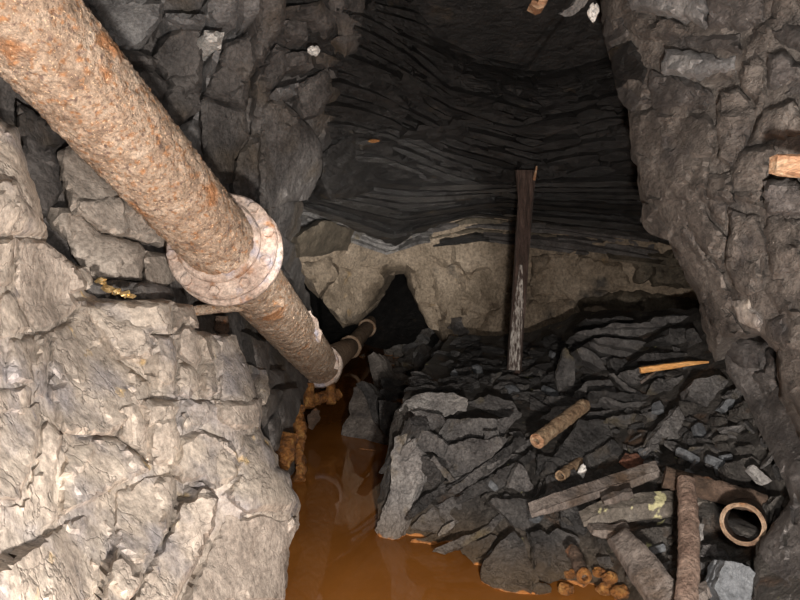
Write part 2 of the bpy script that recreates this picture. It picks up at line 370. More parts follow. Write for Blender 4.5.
# ---- floor: the flooded bed and the core of the rubble heap
heap_pts = [(u, v, water_d(u, v, -.02)) for u, v in [(372, 545), (405, 542), (430, 540), (460, 552), (480, 576), (520, 600), (560, 592), (610, 600)]]
heap_pts += [(400, 400, 2.95), (395, 440, 2.86), (385, 480, 2.76), (450, 392, 3.3), (515, 372, 4.0), (560, 395, 3.6), (600, 380, 3.5), (580, 330, 4.2), (640, 318, 3.9), (700, 318, 3.5),
    (650, 365, 3.35), (600, 420, 3.05), (540, 440, 2.95), (480, 440, 2.85), (480, 500, 2.6), (540, 520, 2.45), (600, 480, 2.6), (650, 440, 2.7), (700, 390, 2.85), (740, 400, 2.6),
    (700, 480, 2.3), (740, 540, 2.0), (650, 540, 2.2), (700, 600, 1.75), (620, 570, 2.15), (780, 480, 2.0), (800, 600, 1.5), (450, 345, 5.0), (520, 345, 5.0), (640, 300, 5.0), (900, 600, 1.3), (900, 450, 1.8), (720, 700, 1.3), (900, 750, 1.05), (745, 512, 2.75), (715, 515, 2.12), (777, 520, 1.95), (745, 484, 2.25), (743, 554, 1.97)]
HEAP = Surf(heap_pts)
bed_v, bed_f = [], []
nx, ny = 60, 120
for j in range(ny+1):
    for i in range(nx+1):
        bed_v.append((-2.2+4.4*i/nx, -.6+14*j/ny, 0))
bv = np.array(bed_v); bv[:, 2] = -.22+.06*fbm(bv*np.array([2, 2, 1]), 3)
bed_f = [[j*(nx+1)+i, j*(nx+1)+i+1, (j+1)*(nx+1)+i+1, (j+1)*(nx+1)+i] for j in range(ny) for i in range(nx)]
floor = tag(mkobj('floor', bv, bed_f, 'rubble', origin=(0, 3, -.2)), kind='structure')
heapcore = rock('rubble_bank', [(372, 552), (382, 480), (393, 420), (403, 398), (430, 360), (450, 335), (520, 335), (580, 312), (720, 308), (800, 330), (930, 420), (950, 760), (720, 760), (640, 640), (600, 612), (560, 600), (520, 604), (478, 580), (458, 556), (430, 548)],
    HEAP, 'rubble', (.1, .25, -.5), sp=5, jag=2, bev=.03, fac=.035, fsc=9, rough=.012, parent=floor, seed=5)
rb = random.Random(77)
for i in range(110):
    u = rb.uniform(415, 600); v = rb.uniform(338, 392)
    if v < 340+(450-u)*1.2: continue
    L = rb.uniform(7, 18); h = rb.uniform(2, 5); a = rb.uniform(-.5, .3); ca, sa = math.cos(a), math.sin(a)
    poly = [(u+x*ca-y*sa, v+x*sa+y*ca) for x, y in [(-L, 0), (-L*.5, -h), (L*.6, -h*.9), (L, -h*.1), (L*.4, h), (-L*.6, h*.8)]]
    slab('slate_block', poly, float(HEAP([(u, v)])[0])-.04, (rb.uniform(-.3, .3), -.7, .8), .06, rb.choice(['strata', 'slate', 'roof']), None, None, parent=floor, sp=5, seed=i)
# ---- water
wn = 40
wv = [(-1.6+3.2*i/8, -.5+14*j/wn, 0) for j in range(wn+1) for i in range(9)]
wt = mkobj('water', wv, [[j*9+i, j*9+i+1, (j+1)*9+i+1, (j+1)*9+i] for j in range(wn) for i in range(8)], 'water', origin=(0, 3, 0))
tag(wt, 'still opaque orange-brown ochre water flooding the passage floor', 'water', kind='stuff')

# ---- left wall: upper and rear face
LW = Surf([(-300, -200, 1.0), (-100, -150, 1.5), (0, 100, 2.2), (0, 0, 2.1), (-200, 200, 1.3), (20, 250, 2.1), (60, 180, 2.3), (120, 250, 2.35), (150, 290, 2.4), (100, 100, 2.6), (110, 30, 2.8), (200, 30, 2.9), (200, 120, 3.0),
    (200, 200, 2.9), (180, 320, 2.6), (250, 60, 3.1), (260, 150, 3.3), (300, 60, 3.3), (300, 150, 3.5), (290, 230, 3.7), (250, 330, 3.4), (270, 400, 3.1), (290, 450, 3.3), (300, 300, 4.6), (310, 380, 4.4), (330, 320, 5.6), (340, 100, 3.6), (340, 380, 5.6), (200, -120, 2.3), (340, -100, 2.5), (180, 420, 2.6), (100, 400, 2.2), (0, 400, 1.9)])
wall_left = rock('wall_left', [(-320, -220), (60, -230), (380, -160), (350, 0), (352, 100), (330, 160), (302, 200), (300, 260), (310, 300), (318, 345), (306, 390), (300, 420), (296, 475), (285, 500), (200, 480), (60, 460), (-200, 470), (-330, 300)],
    LW, 'darkgrey', (-.25, .5, 0), sp=6, jag=3, fac=.07, fsc=3.2, rough=.02, bev=.1, bevw=20, seed=21)
tag(wall_left, kind='structure')
# ---- left wall: the near pale ledge
LL = Surf([(0, 200, 1.42), (20, 210, 1.5), (45, 250, 1.72), (0, 300, 1.38), (60, 300, 1.8), (110, 297, 1.95), (165, 300, 2.1), (195, 330, 2.15), (225, 350, 2.3), (0, 400, 1.25), (60, 400, 1.55), (120, 400, 1.75), (180, 400, 1.95), (240, 400, 2.15), (262, 430, 2.25), (0, 500, 1.12), (60, 500, 1.35), (120, 500, 1.6), (180, 500, 1.8), (250, 500, 1.95), (298, 505, 2.25),
    (0, 600, 1.0), (100, 600, 1.32), (180, 600, 1.62), (230, 600, 1.85), (283, 600, 2.12), (-250, 200, .95), (-250, 600, .6), (-100, 760, .8), (150, 760, 1.3), (270, 760, 1.6)])
ledge = rock('ledge', [(-260, 130), (0, 118), (18, 128), (28, 170), (40, 200), (48, 236), (45, 248), (72, 262), (84, 290), (100, 300), (170, 300), (182, 305), (195, 330), (215, 334), (235, 345), (248, 380), (262, 400), (262, 432), (278, 455), (280, 468), (290, 475), (292, 488), (300, 502), (299, 528), (290, 545), (288, 575), (283, 602), (275, 680), (262, 760), (-120, 770), (-270, 620)],
    LL, 'pale', (-.8, .3, 0), sp=4, jag=1.5, fac=.045, fsc=3.5, rough=.014, bev=.08, bevw=9, parent=wall_left, seed=4)
# the tops of the ledge and the blocks of both faces, each its own stone
def blocks(lst, surf, parent, name='rock_block', **kw):
    for i, e in enumerate(lst):
        poly, mat = e[0], e[1]; prot = e[2] if len(e) > 2 else .03
        rs = random.Random(i*17+3); til = (rs.uniform(-.0009, .0009), rs.uniform(-.0009, .0009))
        shr = kw.get('shr', .985); q = np.array(poly); c = q.mean(0); q = c+(q-c)*shr
        k = dict(sp=4.5, jag=1.4, bev=.035, bevw=3.5, fac=.026, fsc=6, rough=.007, segs=2); k.update(kw); k.pop('shr', 0)
        ex = k.pop('ext')
        rock(name, [tuple(a) for a in q], surf, mat, ex, prot=prot, tilt=til, parent=parent, seed=i*31+7, **k)
Lb = [
 (D_((240,300),(505,300),(515,395),(450,400),(455,470),(355,475),(300,400),(245,330)), 'pale', .06),
 (D_((450,400),(515,398),(525,470),(515,540),(470,565),(455,500)), 'pale', .07),
 (D_((150,390),(240,320),(300,400),(345,470),(450,545),(445,600),(345,690),(300,700),(190,690),(140,560)), 'pale', .05),
 (D_((30,410),(100,400),(100,540),(20,545)), 'pale', .05), (D_((110,400),(150,390),(135,590),(95,590)), 'pale', .03),
 (D_((0,270),(40,260),(95,390),(30,410),(-60,420)), 'pale', .04), (D_((-60,430),(30,415),(18,545),(-70,560)), 'pale', .03),
 (D_((-80,565),(95,548),(90,640),(-80,640)), 'pale', .04),
 (D_((45,110),(130,120),(230,200),(270,260),(215,280),(240,310),(150,385),(100,395),(40,260)), 'taupe', .03),
 (D_((-90,-60),(50,-60),(75,0),(110,40),(140,80),(130,110),(45,105),(-90,120)), 'pale', .05),
 (D_((-90,125),(45,112),(40,255),(-90,265)), 'pale', .04),
 (D_((515,400),(560,360),(590,400),(600,470),(580,500),(530,460)), 'taupe', .05), (D_((530,470),(580,500),(600,540),(560,593),(520,580),(515,540)), 'pale', .05),
 (D_((595,400),(630,400),(645,570),(620,593),(600,540),(610,470)), 'pale', .08), (D_((640,400),(700,400),(730,480),(770,593),(720,600),(650,590),(645,480)), 'pale', .03),
 (D_((505,300),(570,310),(590,380),(550,360),(515,395)), 'taupe', .04),
 (G_((345,20),(410,0),(440,80),(455,190),(350,110)), 'pale', .06),
 (G_((410,0),(535,0),(520,60),(535,110),(520,200),(455,195),(440,80)), 'pale', .07),
 (G_((195,100),(345,110),(455,200),(440,215),(330,265),(240,320),(180,345),(170,280),(185,150)), 'pale', .05),
 (G_((-90,40),(120,0),(130,60),(110,150),(80,240),(60,300),(-90,300)), 'pale', .03),
 (G_((125,40),(190,100),(180,150),(165,280),(180,350),(150,380),(70,420),(-90,520),(-90,310),(60,300),(110,150)), 'pale', .0),
 (G_((-90,570),(150,390),(250,335),(330,322),(340,420),(320,520),(200,680),(-90,720)), 'pale', .05),
 (G_((335,270),(440,218),(520,208),(525,290),(500,390),(440,480),(420,560),(320,660),(300,590),(325,500),(345,400),(340,350)), 'pale', .06),
 (G_((540,112),(600,90),(690,120),(720,190),(700,235),(640,265),(600,235),(540,250),(522,200)), 'pale', .06),
 (G_((600,242),(650,290),(640,370),(600,460),(520,600),(400,690),(380,620),(445,480),(505,390),(530,300),(570,290)), 'pale', .09),
 (G_((655,300),(720,345),(800,335),(830,348),(880,345),(890,370),(850,450),(845,593),(540,620),(605,460),(648,370)), 'taupe', .03),
 (G_((705,95),(765,90),(812,160),(818,200),(856,225),(862,260),(886,300),(860,328),(800,330),(730,338),(660,285),(703,237)), 'pale', .04),
 (G_((640,0),(770,0),(768,80),(700,90),(650,60)), 'taupe', .06), (G_((540,0),(635,0),(648,60),(600,85),(542,105),(535,50)), 'pale', .04),
]
Lb = [(p, m, t+.012) for p, m, t in Lb]
blocks(Lb, LL, ledge, ext=(-.15, .12, 0), shr=.99)
Lu = [
 (D_((140,25),(215,20),(250,60),(300,100),(410,125),(430,150),(420,240),(270,235),(215,160),(200,120),(150,70)), 'taupe', .10),
 (D_((215,-10),(420,-10),(430,20),(510,100),(515,150),(420,122),(300,92),(240,45)), 'taupe', .15),
 (D_((425,150),(515,160),(520,240),(480,260),(440,255),(430,200)), 'taupe', .12),
 (D_((215,195),(265,200),(275,250),(240,275),(205,250)), 'pale', .25), (D_((260,235),(420,245),(510,262),(520,302),(240,300)), 'darkgrey', .20),
 (A_((170,450),(220,420),(400,593),(420,640),(215,640),(190,550)), 'taupe', .14),
 (A_((50,300),(130,350),(215,420),(165,450),(190,560),(140,640),(90,640),(60,500),(70,430),(50,380)), 'darkgrey', .06),
 (A_((235,0),(490,0),(480,60),(410,150),(340,145),(300,80),(225,-60)), 'lightgrey', .10), (A_((490,40),(610,45),(605,80),(500,75)), 'lightgrey', .12), (A_((630,-30),(700,-30),(700,80),(640,75),(610,50)), 'lightgrey', .12),
 (A_((705,-30),(830,-30),(800,30),(715,85)), 'lightgrey', .14), (A_((605,90),(665,95),(655,145),(600,130)), 'white', .2), (A_((340,145),(410,150),(470,180),(460,205),(380,190)), 'darkgrey', .12),
 (A_((470,120),(530,70),(600,85),(600,200),(590,330),(510,385),(480,320),(500,250),(450,180)), 'darkgrey', .08), (A_((380,195),(460,210),(500,250),(480,310),(430,280)), 'darkgrey', .08),
 (A_((665,130),(710,110),(800,60),(800,150),(745,230),(730,320),(640,290),(610,270),(640,200)), 'darkgrey', .10), (A_((600,285),(730,325),(740,400),(700,450),(690,540),(640,560),(600,480),(595,350)), 'darkgrey', .07),
 (A_((520,390),(590,330),(600,480),(620,540),(560,450)), 'lightgrey', .10), (A_((745,240),(800,150),(800,420),(745,400)), 'darkgrey', .08), (A_((740,405),(800,420),(800,593),(700,593),(690,540),(710,450)), 'darkgrey', .06),
 (A_((610,205),(640,150),(655,150),(640,200),(610,268)), 'lightgrey', .15),
 (B_((0,-30),(80,-30),(75,60),(10,190),(-10,160)), 'darkgrey', .16), (B_((70,60),(140,65),(140,120),(80,125)), 'darkgrey', .12), (B_((48,262),(115,245),(110,280),(60,290)), 'lightgrey', .2),
 (B_((75,160),(150,150),(160,200),(80,210)), 'darkgrey', .15), (B_((0,200),(50,130),(90,150),(70,230),(0,300)), 'darkgrey', .10), (B_((0,300),(60,290),(130,360),(185,430),(180,520),(140,593),(0,620)), 'darkgrey', .14),
 (B_((110,250),(200,200),(220,280),(180,340),(130,350)), 'darkgrey', .12), (B_((190,450),(280,390),(360,410),(410,440),(400,520),(330,570),(210,593),(180,530)), 'strata', .05),
 (B_((80,20),(180,0),(230,60),(200,110),(140,60)), 'darkgrey', .12), (B_((190,-20),(310,-20),(300,90),(240,150),(225,60)), 'darkgrey', .10), (B_((225,110),(300,100),(290,150),(250,170)), 'darkgrey', .16), (B_((150,140),(240,180),(200,200),(160,195)), 'darkgrey', .12),
 (E_((0,120),(60,100),(105,130),(100,240),(70,200)), 'darkgrey', .1), (E_((110,110),(190,60),(280,90),(260,150),(120,170)), 'backdark', .12),
 (K3((0,150),(60,100),(120,110),(95,180),(40,260),(10,300)), 'darkgrey', .3), (K3((95,180),(130,100),(195,90),(205,170),(175,260),(110,300)), 'darkgrey', .35), (K3((40,270),(100,200),(115,300),(90,400),(50,420)), 'darkgrey', .3), (K3((0,0),(30,0),(50,120),(30,170),(0,180)), 'pale', .4),
 (K3((50,0),(130,0),(120,60),(60,90),(35,110)), 'darkgrey', .3), (D_((740,400),(800,430),(800,560),(775,560)), 'darkgrey', .3),
]
Lu = [(p, m, t+.045) for p, m, t in Lu]
blocks(Lu, LW, wall_left, ext=(-.12, .2, 0), fac=.03, rough=.01, bev=.035, shr=1.0)
# ---- right wall
RW = Surf([(600, 0, 2.7), (615, 60, 2.65), (625, 120, 2.6), (640, 200, 2.55), (660, 240, 2.5), (690, 290, 2.45), (710, 350, 2.4), (760, 410, 2.1), (790, 450, 1.95), (700, 0, 2.15), (700, 100, 2.1), (700, 200, 2.1), (740, 300, 2.0), (800, 0, 1.75), (800, 100, 1.72), (800, 200, 1.7), (800, 300, 1.66), (800, 400, 1.65), (800, 460, 1.7), (950, 300, 1.2), (950, 0, 1.3), (950, 500, 1.15), (700, -150, 1.7), (600, -150, 2.0), (1000, -150, .9)])
wall_right = rock('wall_right', [(590, -200), (592, -60), (600, 0), (604, 40), (612, 70), (617, 90), (628, 110), (630, 152), (637, 165), (640, 200), (652, 222), (667, 238), (680, 262), (690, 285), (698, 300), (708, 345), (715, 362), (726, 340), (760, 336), (776, 352), (778, 395), (800, 440), (830, 470), (1000, 620), (1050, 400), (1050, -200)],
    RW, 'brown', (.42, .35, 0), sp=5, jag=2.2, fac=.05, fsc=4.5, rough=.018, bev=.1, bevw=10, seed=12)
tag(wall_right, kind='structure')
Rb = [
 (C_((290,-40),(520,-40),(510,70),(440,45),(300,25)), 'lightgrey', .12), (C_((525,-40),(690,-40),(700,70),(620,90),(530,80)), 'right_dark', .08), (C_((290,40),(400,45),(470,80),(440,110),(320,115),(290,80)), 'brown', .04), (C_((400,145),(530,160),(620,165),(610,215),(480,225),(390,215)), 'lightgrey', .08),
 (C_((360,210),(480,230),(540,280),(520,320),(370,325),(350,260)), 'right_dark', .03), (C_((300,335),(370,328),(530,333),(548,400),(530,480),(520,590),(345,590),(320,490),(300,460)), 'brown', .05), (C_((560,280),(620,260),(680,330),(640,430),(590,500),(560,470),(550,380)), 'brown', .05),
 (C_((620,160),(690,120),(700,280),(690,330),(625,260)), 'brown', .04), (C_((690,330),(780,300),(820,380),(700,420),(640,440)), 'brown', .05), (C_((620,450),(720,430),(700,480),(710,525),(680,593),(600,593),(590,510)), 'brown', .05),
 (C_((525,520),(590,510),(600,593),(520,593)), 'brown', .06), (C_((255,260),(300,250),(360,300),(300,330),(270,300)), 'right_dark', .0), (C_((450,110),(620,100),(620,160),(530,155),(440,130)), 'right_dark', .04), (C_((700,80),(760,60),(840,100),(840,160),(720,120)), 'right_dark', .07),
 (C_((705,160),(760,155),(840,220),(840,290),(700,290)), 'right_dark', .04), (C_((230,30),(288,40),(288,110),(232,150),(215,100)), 'right_dark', .0), (C_((235,155),(300,120),(350,200),(350,250),(255,260)), 'strata', .0), (C_((690,540),(760,530),(840,560),(840,640),(700,640)), 'right_dark', .07),
 (F_((335,10),(430,20),(450,60),(410,118),(345,90),(325,60)), 'brown', .04), (F_((430,0),(515,0),(530,60),(580,110),(560,200),(500,130),(450,60)), 'brown', .05), (F_((413,125),(450,68),(500,135),(560,210),(590,270),(560,300),(490,240),(443,190)), 'brown', .03),
 (F_((590,30),(680,50),(700,120),(690,260),(640,280),(600,250),(580,180),(590,100)), 'brown', .06), (F_((492,248),(560,302),(600,340),(640,400),(580,405),(545,385),(512,310)), 'brown', .05), (F_((600,300),(650,290),(690,350),(680,390),(620,360)), 'pale', .06),
 (F_((700,50),(840,60),(840,200),(720,220),(700,150)), 'brown', .06), (F_((710,230),(840,210),(840,330),(740,340),(690,270)), 'brown', .04), (F_((690,350),(840,340),(840,450),(740,440),(700,400)), 'brown', .06), (F_((738,445),(840,455),(840,680),(800,640),(745,560)), 'brown', .05), (F_((520,0),(590,0),(590,90),(540,60)), 'brown', .04),
]
Rb = [(p, m, t*.6+.012) for p, m, t in Rb]
blocks(Rb, RW, wall_right, ext=(.08, .1, 0), fac=.04, rough=.016, fsc=5, bev=.03, bevw=5, shr=1.02, jag=2.2, strat=(1, 1, 2))
RD = Surf([(720, 340, 2.55), (740, 350, 2.4), (776, 380, 2.25), (730, 400, 2.5), (765, 430, 2.15), (800, 450, 1.85), (760, 520, 1.8), (800, 600, 1.4), (780, 560, 1.6), (950, 600, 1.1), (950, 450, 1.3), (800, 760, 1.1)])
foot = rock('wall_foot', [(722, 335), (740, 333), (776, 350), (782, 400), (850, 420), (960, 600), (900, 760), (800, 760), (760, 640), (752, 600), (760, 540), (790, 500), (772, 455), (745, 400), (726, 372)], RD, 'right_dark', (.3, .3, 0), sp=5, jag=1.5, fac=.05, fsc=6, parent=wall_right, seed=77)
blocks([(F_((580,412),(640,412),(700,420),(680,500),(640,500),(600,480),(572,450)), 'right_dark', .04), (F_((700,425),(735,460),(732,560),(690,590),(650,510),(690,500)), 'right_dark', .02),
    (K1((720,20),(780,0),(850,60),(850,250),(800,180)), 'right_dark', .03), (K1((780,180),(850,260),(850,560),(650,560),(645,370),(690,290)), 'rubble', .02)], RD, foot, ext=(.1, .15, 0), fac=.03)
# ---- back wall with the passage opening
BW = Surf([(280, 200, 5.6), (300, 280, 5.6), (330, 310, 5.9), (350, 280, 6.2), (390, 240, 6.3), (390, 200, 6.0), (375, 300, 6.7), (410, 270, 6.5), (440, 320, 6.3), (470, 350, 6.0), (450, 250, 6.1), (520, 250, 5.8), (520, 340, 5.7), (600, 250, 5.4), (600, 340, 5.3), (700, 250, 5.0), (700, 340, 4.9), (850, 300, 4.2), (850, 150, 4.0), (500, 180, 5.7)])
wall_back = rock('wall_back', [(270, 150), (270, 270), (296, 276), (312, 292), (328, 308), (343, 328), (358, 324), (371, 306), (379, 290), (389, 275), (404, 274), (411, 292), (424, 318), (440, 340), (462, 352), (470, 375), (520, 400), (640, 380), (860, 380), (860, 120), (560, 140)],
    BW, 'back', (0, .8, .05), sp=5, jag=1.6, fac=.09, fsc=2.6, rough=.03, bev=.35, bevw=12, seed=30)
tag(wall_back, kind='structure')
Bb = [
 (E_((210,200),(350,205),(365,235),(335,300),(300,335),(255,365),(190,300)), 'back', .10), (E_((120,190),(200,170),(228,230),(180,290),(140,230)), 'back', .16), (E_((448,218),(500,225),(520,300),(528,385),(500,375),(465,300)), 'back', .10),
 (E_((500,190),(590,180),(620,250),(600,335),(540,330),(520,280)), 'back', .04), (E_((600,170),(740,150),(740,300),(640,350),(600,340)), 'back', .07), (E_((548,340),(570,352),(608,335),(600,368),(625,400),(604,405),(598,415),(575,396),(556,380),(562,362)), 'right_dark', .09), (E_((620,355),(740,305),(735,440),(640,450),(602,422)), 'back', .05),
 (F_((10,170),(150,160),(270,190),(300,260),(130,290),(0,290)), 'back', .05), (F_((0,300),(130,300),(150,400),(0,420)), 'back', .02), (F_((150,300),(320,270),(500,300),(520,430),(160,420)), 'backdark', .05), (F_((300,160),(430,150),(480,260),(310,255)), 'backdark', .06),  # darkened blocks paint in the shade on the right of the wall
]
Bb = [(p, m, t*.6) for p, m, t in Bb]
blocks(Bb, BW, wall_back, ext=(0, .4, .05), sp=4, fac=.09, fsc=2.6, rough=.03, bev=.05, bevw=4, jag=2.5, shr=1.03)
# ---- the passage beyond
PW = Surf([(398, 292, 15), (385, 310, 13), (412, 312, 11), (370, 320, 13), (350, 330, 12), (430, 330, 8.5), (465, 350, 6.8), (500, 380, 5.6), (330, 350, 10), (310, 360, 9), (360, 360, 10), (395, 345, 9.5), (400, 370, 7.2), (400, 395, 5.6), (430, 380, 6.0), (440, 400, 4.9), (395, 250, 12), (300, 250, 9), (480, 250, 7.6), (362, 378, 7.5)])
wall_end = rock('wall_passage', [(290, 240), (400, 225), (500, 240), (520, 390), (440, 412), (400, 412), (384, 400), (365, 392), (358, 380), (352, 372), (340, 368), (330, 372), (300, 378)], PW, 'strata', (0, .6, -.2), sp=3, jag=1, fac=.16, fsc=2.5, rough=.04, bev=.1, seed=41)
tag(wall_end, kind='structure')
for i in range(84):     # loose slates wedged in both sides of the passage and stepping up its floor
    rs = random.Random(i+100)
    side = i % 3
    if side == 0: u, v, n = rs.uniform(352, 384), 0, (1, -.5, .5); v = 322+(384-u)*1.0+rs.uniform(-4, 45)
    elif side == 1: u = rs.uniform(415, 470); v = 320+(u-415)*.6+rs.uniform(0, 48); n = (-1, -.6, .6)
    else: u = rs.uniform(384, 420); v = rs.uniform(318, 395); n = (rs.uniform(-.2, .2), -.8, .9)
    d = float(PW([(u, v)])[0])-rs.uniform(.2, .5); a = rs.uniform(-.5, .5)+(0 if side == 2 else (1.0 if side == 0 else -1.0)); L = rs.uniform(6, 15); h = rs.uniform(2.0, 4.5)
    ca, sa = math.cos(a), math.sin(a)
    poly = [(u+x*ca-y*sa, v+x*sa+y*ca) for x, y in [(-L, -h*.4), (-L*.3, -h), (L*.7, -h*.8), (L, 0), (L*.5, h), (-L*.8, h*.8)]]
    slab('slate_block', poly, d, n, .12, rs.choice(['slate_mid', 'brown', 'slate_pale']), None, None, parent=wall_end, sp=5, jag=.6, seed=i)
# ---- ceiling
CE = Surf([(300, -150, 2.2), (500, -150, 2.1), (700, -150, 1.9), (330, 0, 3.0), (470, -20, 4.6), (540, 0, 4.9), (600, 10, 4.4), (350, 60, 3.4), (430, 50, 3.7), (520, 45, 4.6), (500, 100, 3.8), (600, 90, 3.8), (330, 140, 3.8), (400, 150, 4.2), (460, 180, 4.5), (527, 170, 4.15), (620, 160, 4.0), (680, 180, 4.0), (300, 200, 4.6), (400, 215, 5.5), (500, 215, 5.2), (620, 215, 4.8), (700, 230, 4.5), (310, 235, 5.4), (395, 250, 6.2), (450, 252, 6.0), (560, 258, 5.5), (700, 270, 4.9), (850, 200, 3.6), (850, 0, 2.6)])
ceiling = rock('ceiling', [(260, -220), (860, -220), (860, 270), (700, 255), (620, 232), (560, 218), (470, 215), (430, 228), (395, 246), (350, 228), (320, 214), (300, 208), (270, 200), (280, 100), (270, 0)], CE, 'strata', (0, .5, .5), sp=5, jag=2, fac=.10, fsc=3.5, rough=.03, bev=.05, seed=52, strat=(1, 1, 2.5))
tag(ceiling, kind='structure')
def lerp_curve(cu, t):
    n = len(cu)-1; x = t*n; i = min(int(x), n-1); f = x-i
    return np.array(cu[i])*(1-f)+np.array(cu[i+1])*f
def strata_band(a, b, n, kpl, seed, mats, wid=.85, prot=(.0, .12), surf=None, par=None, name='slate_layer'):
    rs = random.Random(seed)
    for i in range(n):
        t = rs.uniform(-.1, .15)
        while t < 1:
            L = rs.uniform(.22, .55); t1 = min(1.08, t+L); s0 = i/n+rs.uniform(-.2, .2)/n; s1 = s0+wid/n*rs.uniform(.6, 1.3)
            top, bot = [], []
            for q in range(7):
                tt = t+(t1-t)*q/6; tc = max(0, min(1, tt)); A0 = lerp_curve(a, tc); B0 = lerp_curve(b, tc); lens = math.sin(math.pi*(.12+.76*q/6))
                m = (s0+s1)/2; hw = (s1-s0)/2*lens; shift = (tt-tc)*np.array([120, 0])
                top.append(tuple(A0+(B0-A0)*(m-hw)+shift)); bot.append(tuple(A0+(B0-A0)*(m+hw)+shift))
            try:
                rock(name, top+bot[::-1], surf or CE, rs.choice(mats), (0, .28, .16), sp=6, jag=.5, prot=rs.uniform(*prot), bev=.01, bevw=2, fac=.02, fsc=5, rough=.007, parent=par or ceiling, tilt=(rs.uniform(-.0006, .0006), rs.uniform(-.002, .004)), seed=rs.randint(0, 9999), segs=1)
            except Exception as ex: print('skip', ex)
            t = t1-.02
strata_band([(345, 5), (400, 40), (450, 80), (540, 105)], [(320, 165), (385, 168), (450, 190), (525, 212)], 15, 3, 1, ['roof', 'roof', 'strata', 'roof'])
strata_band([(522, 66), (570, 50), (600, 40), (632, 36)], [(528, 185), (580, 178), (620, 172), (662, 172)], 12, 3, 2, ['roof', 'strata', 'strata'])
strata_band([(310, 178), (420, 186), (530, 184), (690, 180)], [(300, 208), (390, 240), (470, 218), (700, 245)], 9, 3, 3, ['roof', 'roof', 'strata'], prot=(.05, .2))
strata_band([(312, 206), (345, 222), (390, 240), (425, 228)], [(300, 226), (340, 240), (388, 256), (420, 244)], 4, 3, 5, ['slate_pale', 'slate_mid', 'slate_pale'], prot=(.05, .2), surf=BW, par=wall_back)  # paler slates paint in the bright sheen above the opening
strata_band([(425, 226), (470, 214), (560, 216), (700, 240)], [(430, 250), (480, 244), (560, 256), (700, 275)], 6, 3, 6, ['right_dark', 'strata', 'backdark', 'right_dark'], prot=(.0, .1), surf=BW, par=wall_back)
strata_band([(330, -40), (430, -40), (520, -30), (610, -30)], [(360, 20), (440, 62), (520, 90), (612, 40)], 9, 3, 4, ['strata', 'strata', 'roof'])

# ================================================================== THINGS
# ---- the great rusted pipeline
S0, F0, J1 = P(40, 36, 1.55), P(226, 250, 2.38), P(321, 366, 4.45)
J2, J3, J4 = P(350, 347, 7.4), P(367, 328, 9.4), P(374, 318, 11)
ax1 = (F0-S0).normalized(); start = S0-ax1*.75
pipe = empty('water_pipe', F0); tag(pipe, 'huge rust-crusted iron pipe descending from top left along the rock wall', 'pipe')
def ring_disc(name, c, ax, r0, r1, t, mat, parent, nc=72, rough=.003):
    """a flat ring (flange) with bore r0, rim r1 and thickness t, centred at c"""
    ax = np.array(ax.normalized()); c = np.array(c); up = np.array([0, 0, 1.]); x = np.cross(ax, up); x /= np.linalg.norm(x); y = np.cross(x, ax); th = np.arange(nc)*2*math.pi/nc
    cir = np.cos(th)[:, None]*x+np.sin(th)[:, None]*y; prof = []
    nr = 5
    for i in range(nr+1): prof.append((r0+(r1-.008-r0)*i/nr, -t/2))
    prof += [(r1, -t/2+.008), (r1+.001, 0), (r1, t/2-.008), (r1-.008, t/2), (r0, t/2)]
    V = np.concatenate([c+cir*r+ax*z for r, z in prof]); m = len(prof)
    V = V+(fbm(V*35, 3, 4)*rough)[:, None]*ax+(fbm(V*28, 3, 5)*rough)[:, None]*np.tile(cir, (m, 1))
    f = [[i*nc+j, i*nc+(j+1) % nc, ((i+1) % m)*nc+(j+1) % nc, ((i+1) % m)*nc+j] for i in range(m) for j in range(nc)]
    return mkobj(name, V, f, mat, parent, origin=c, sharp=40)
a1 = tube('pipe_section', start, F0, .131, 'rust', pipe, nc=150, dense=.006, rough=.006, rsc=60)
ax2 = (J1-F0).normalized()
b1 = tube('pipe_section', F0, J1, .128, 'rust', pipe, nc=110, dense=.009, rough=.005, rsc=60)
vd = (F0-Vector((0, 0, CAMZ))).normalized(); axf = (ax1*.5+vd*.5).normalized()
fl = ring_disc('flange', F0-ax1*.03, axf, .12, .203, .035, 'rust_flange', pipe)
fl2 = ring_disc('flange', F0+ax1*.014, axf, .12, .206, .04, 'rust_flange', pipe)
cl = ring_disc('collar', F0-ax1*.060, axf, .125, .154, .04, 'rust_flange', pipe)
xa = axf.cross(Vector((0, 0, 1))).normalized(); ya = xa.cross(axf)
for k in range(10):
    t = k*2*math.pi/10+.25; c = F0-ax1*.03-axf*.022+(xa*math.cos(t)+ya*math.sin(t))*.178
    bo = tube('bolt', c-axf*.012, c+axf*.012, .0185, 'rust_flange', None, nc=6 if k % 3 else 14, nseg=2, rough=.002, rsc=60)
    bo.parent = fl; bo.location = Vector(c-axf*.012)-pipe.location-fl.location
ring_disc('flange', J1+ax2*.0, ax2, .11, .150, .05, 'rust_flange', pipe, rough=.006)
ring_disc('collar', J1+ax2*.05, ax2, .10, .142, .05, 'rust', pipe, rough=.006)
J1b = J1+ax2*.06
tube('pipe_section', J1, J2, .12, 'rust_mid', pipe, r2=.1, nc=40, dense=.05, rough=.006, rsc=20)
tube('pipe_section', J2, J3, .10, 'rust_mid', pipe, nc=32, dense=.06, rough=.006, rsc=20)
tube('pipe_section', J3, J4, .10, 'rust_mid', pipe, nc=24, dense=.1, rough=.006, rsc=20)
for J, q in ((J2, J3), (J3, J4)):
    ring_disc('flange', J, (q-J), .08, .135, .07, 'rust_mid', pipe, nc=36, rough=.006)
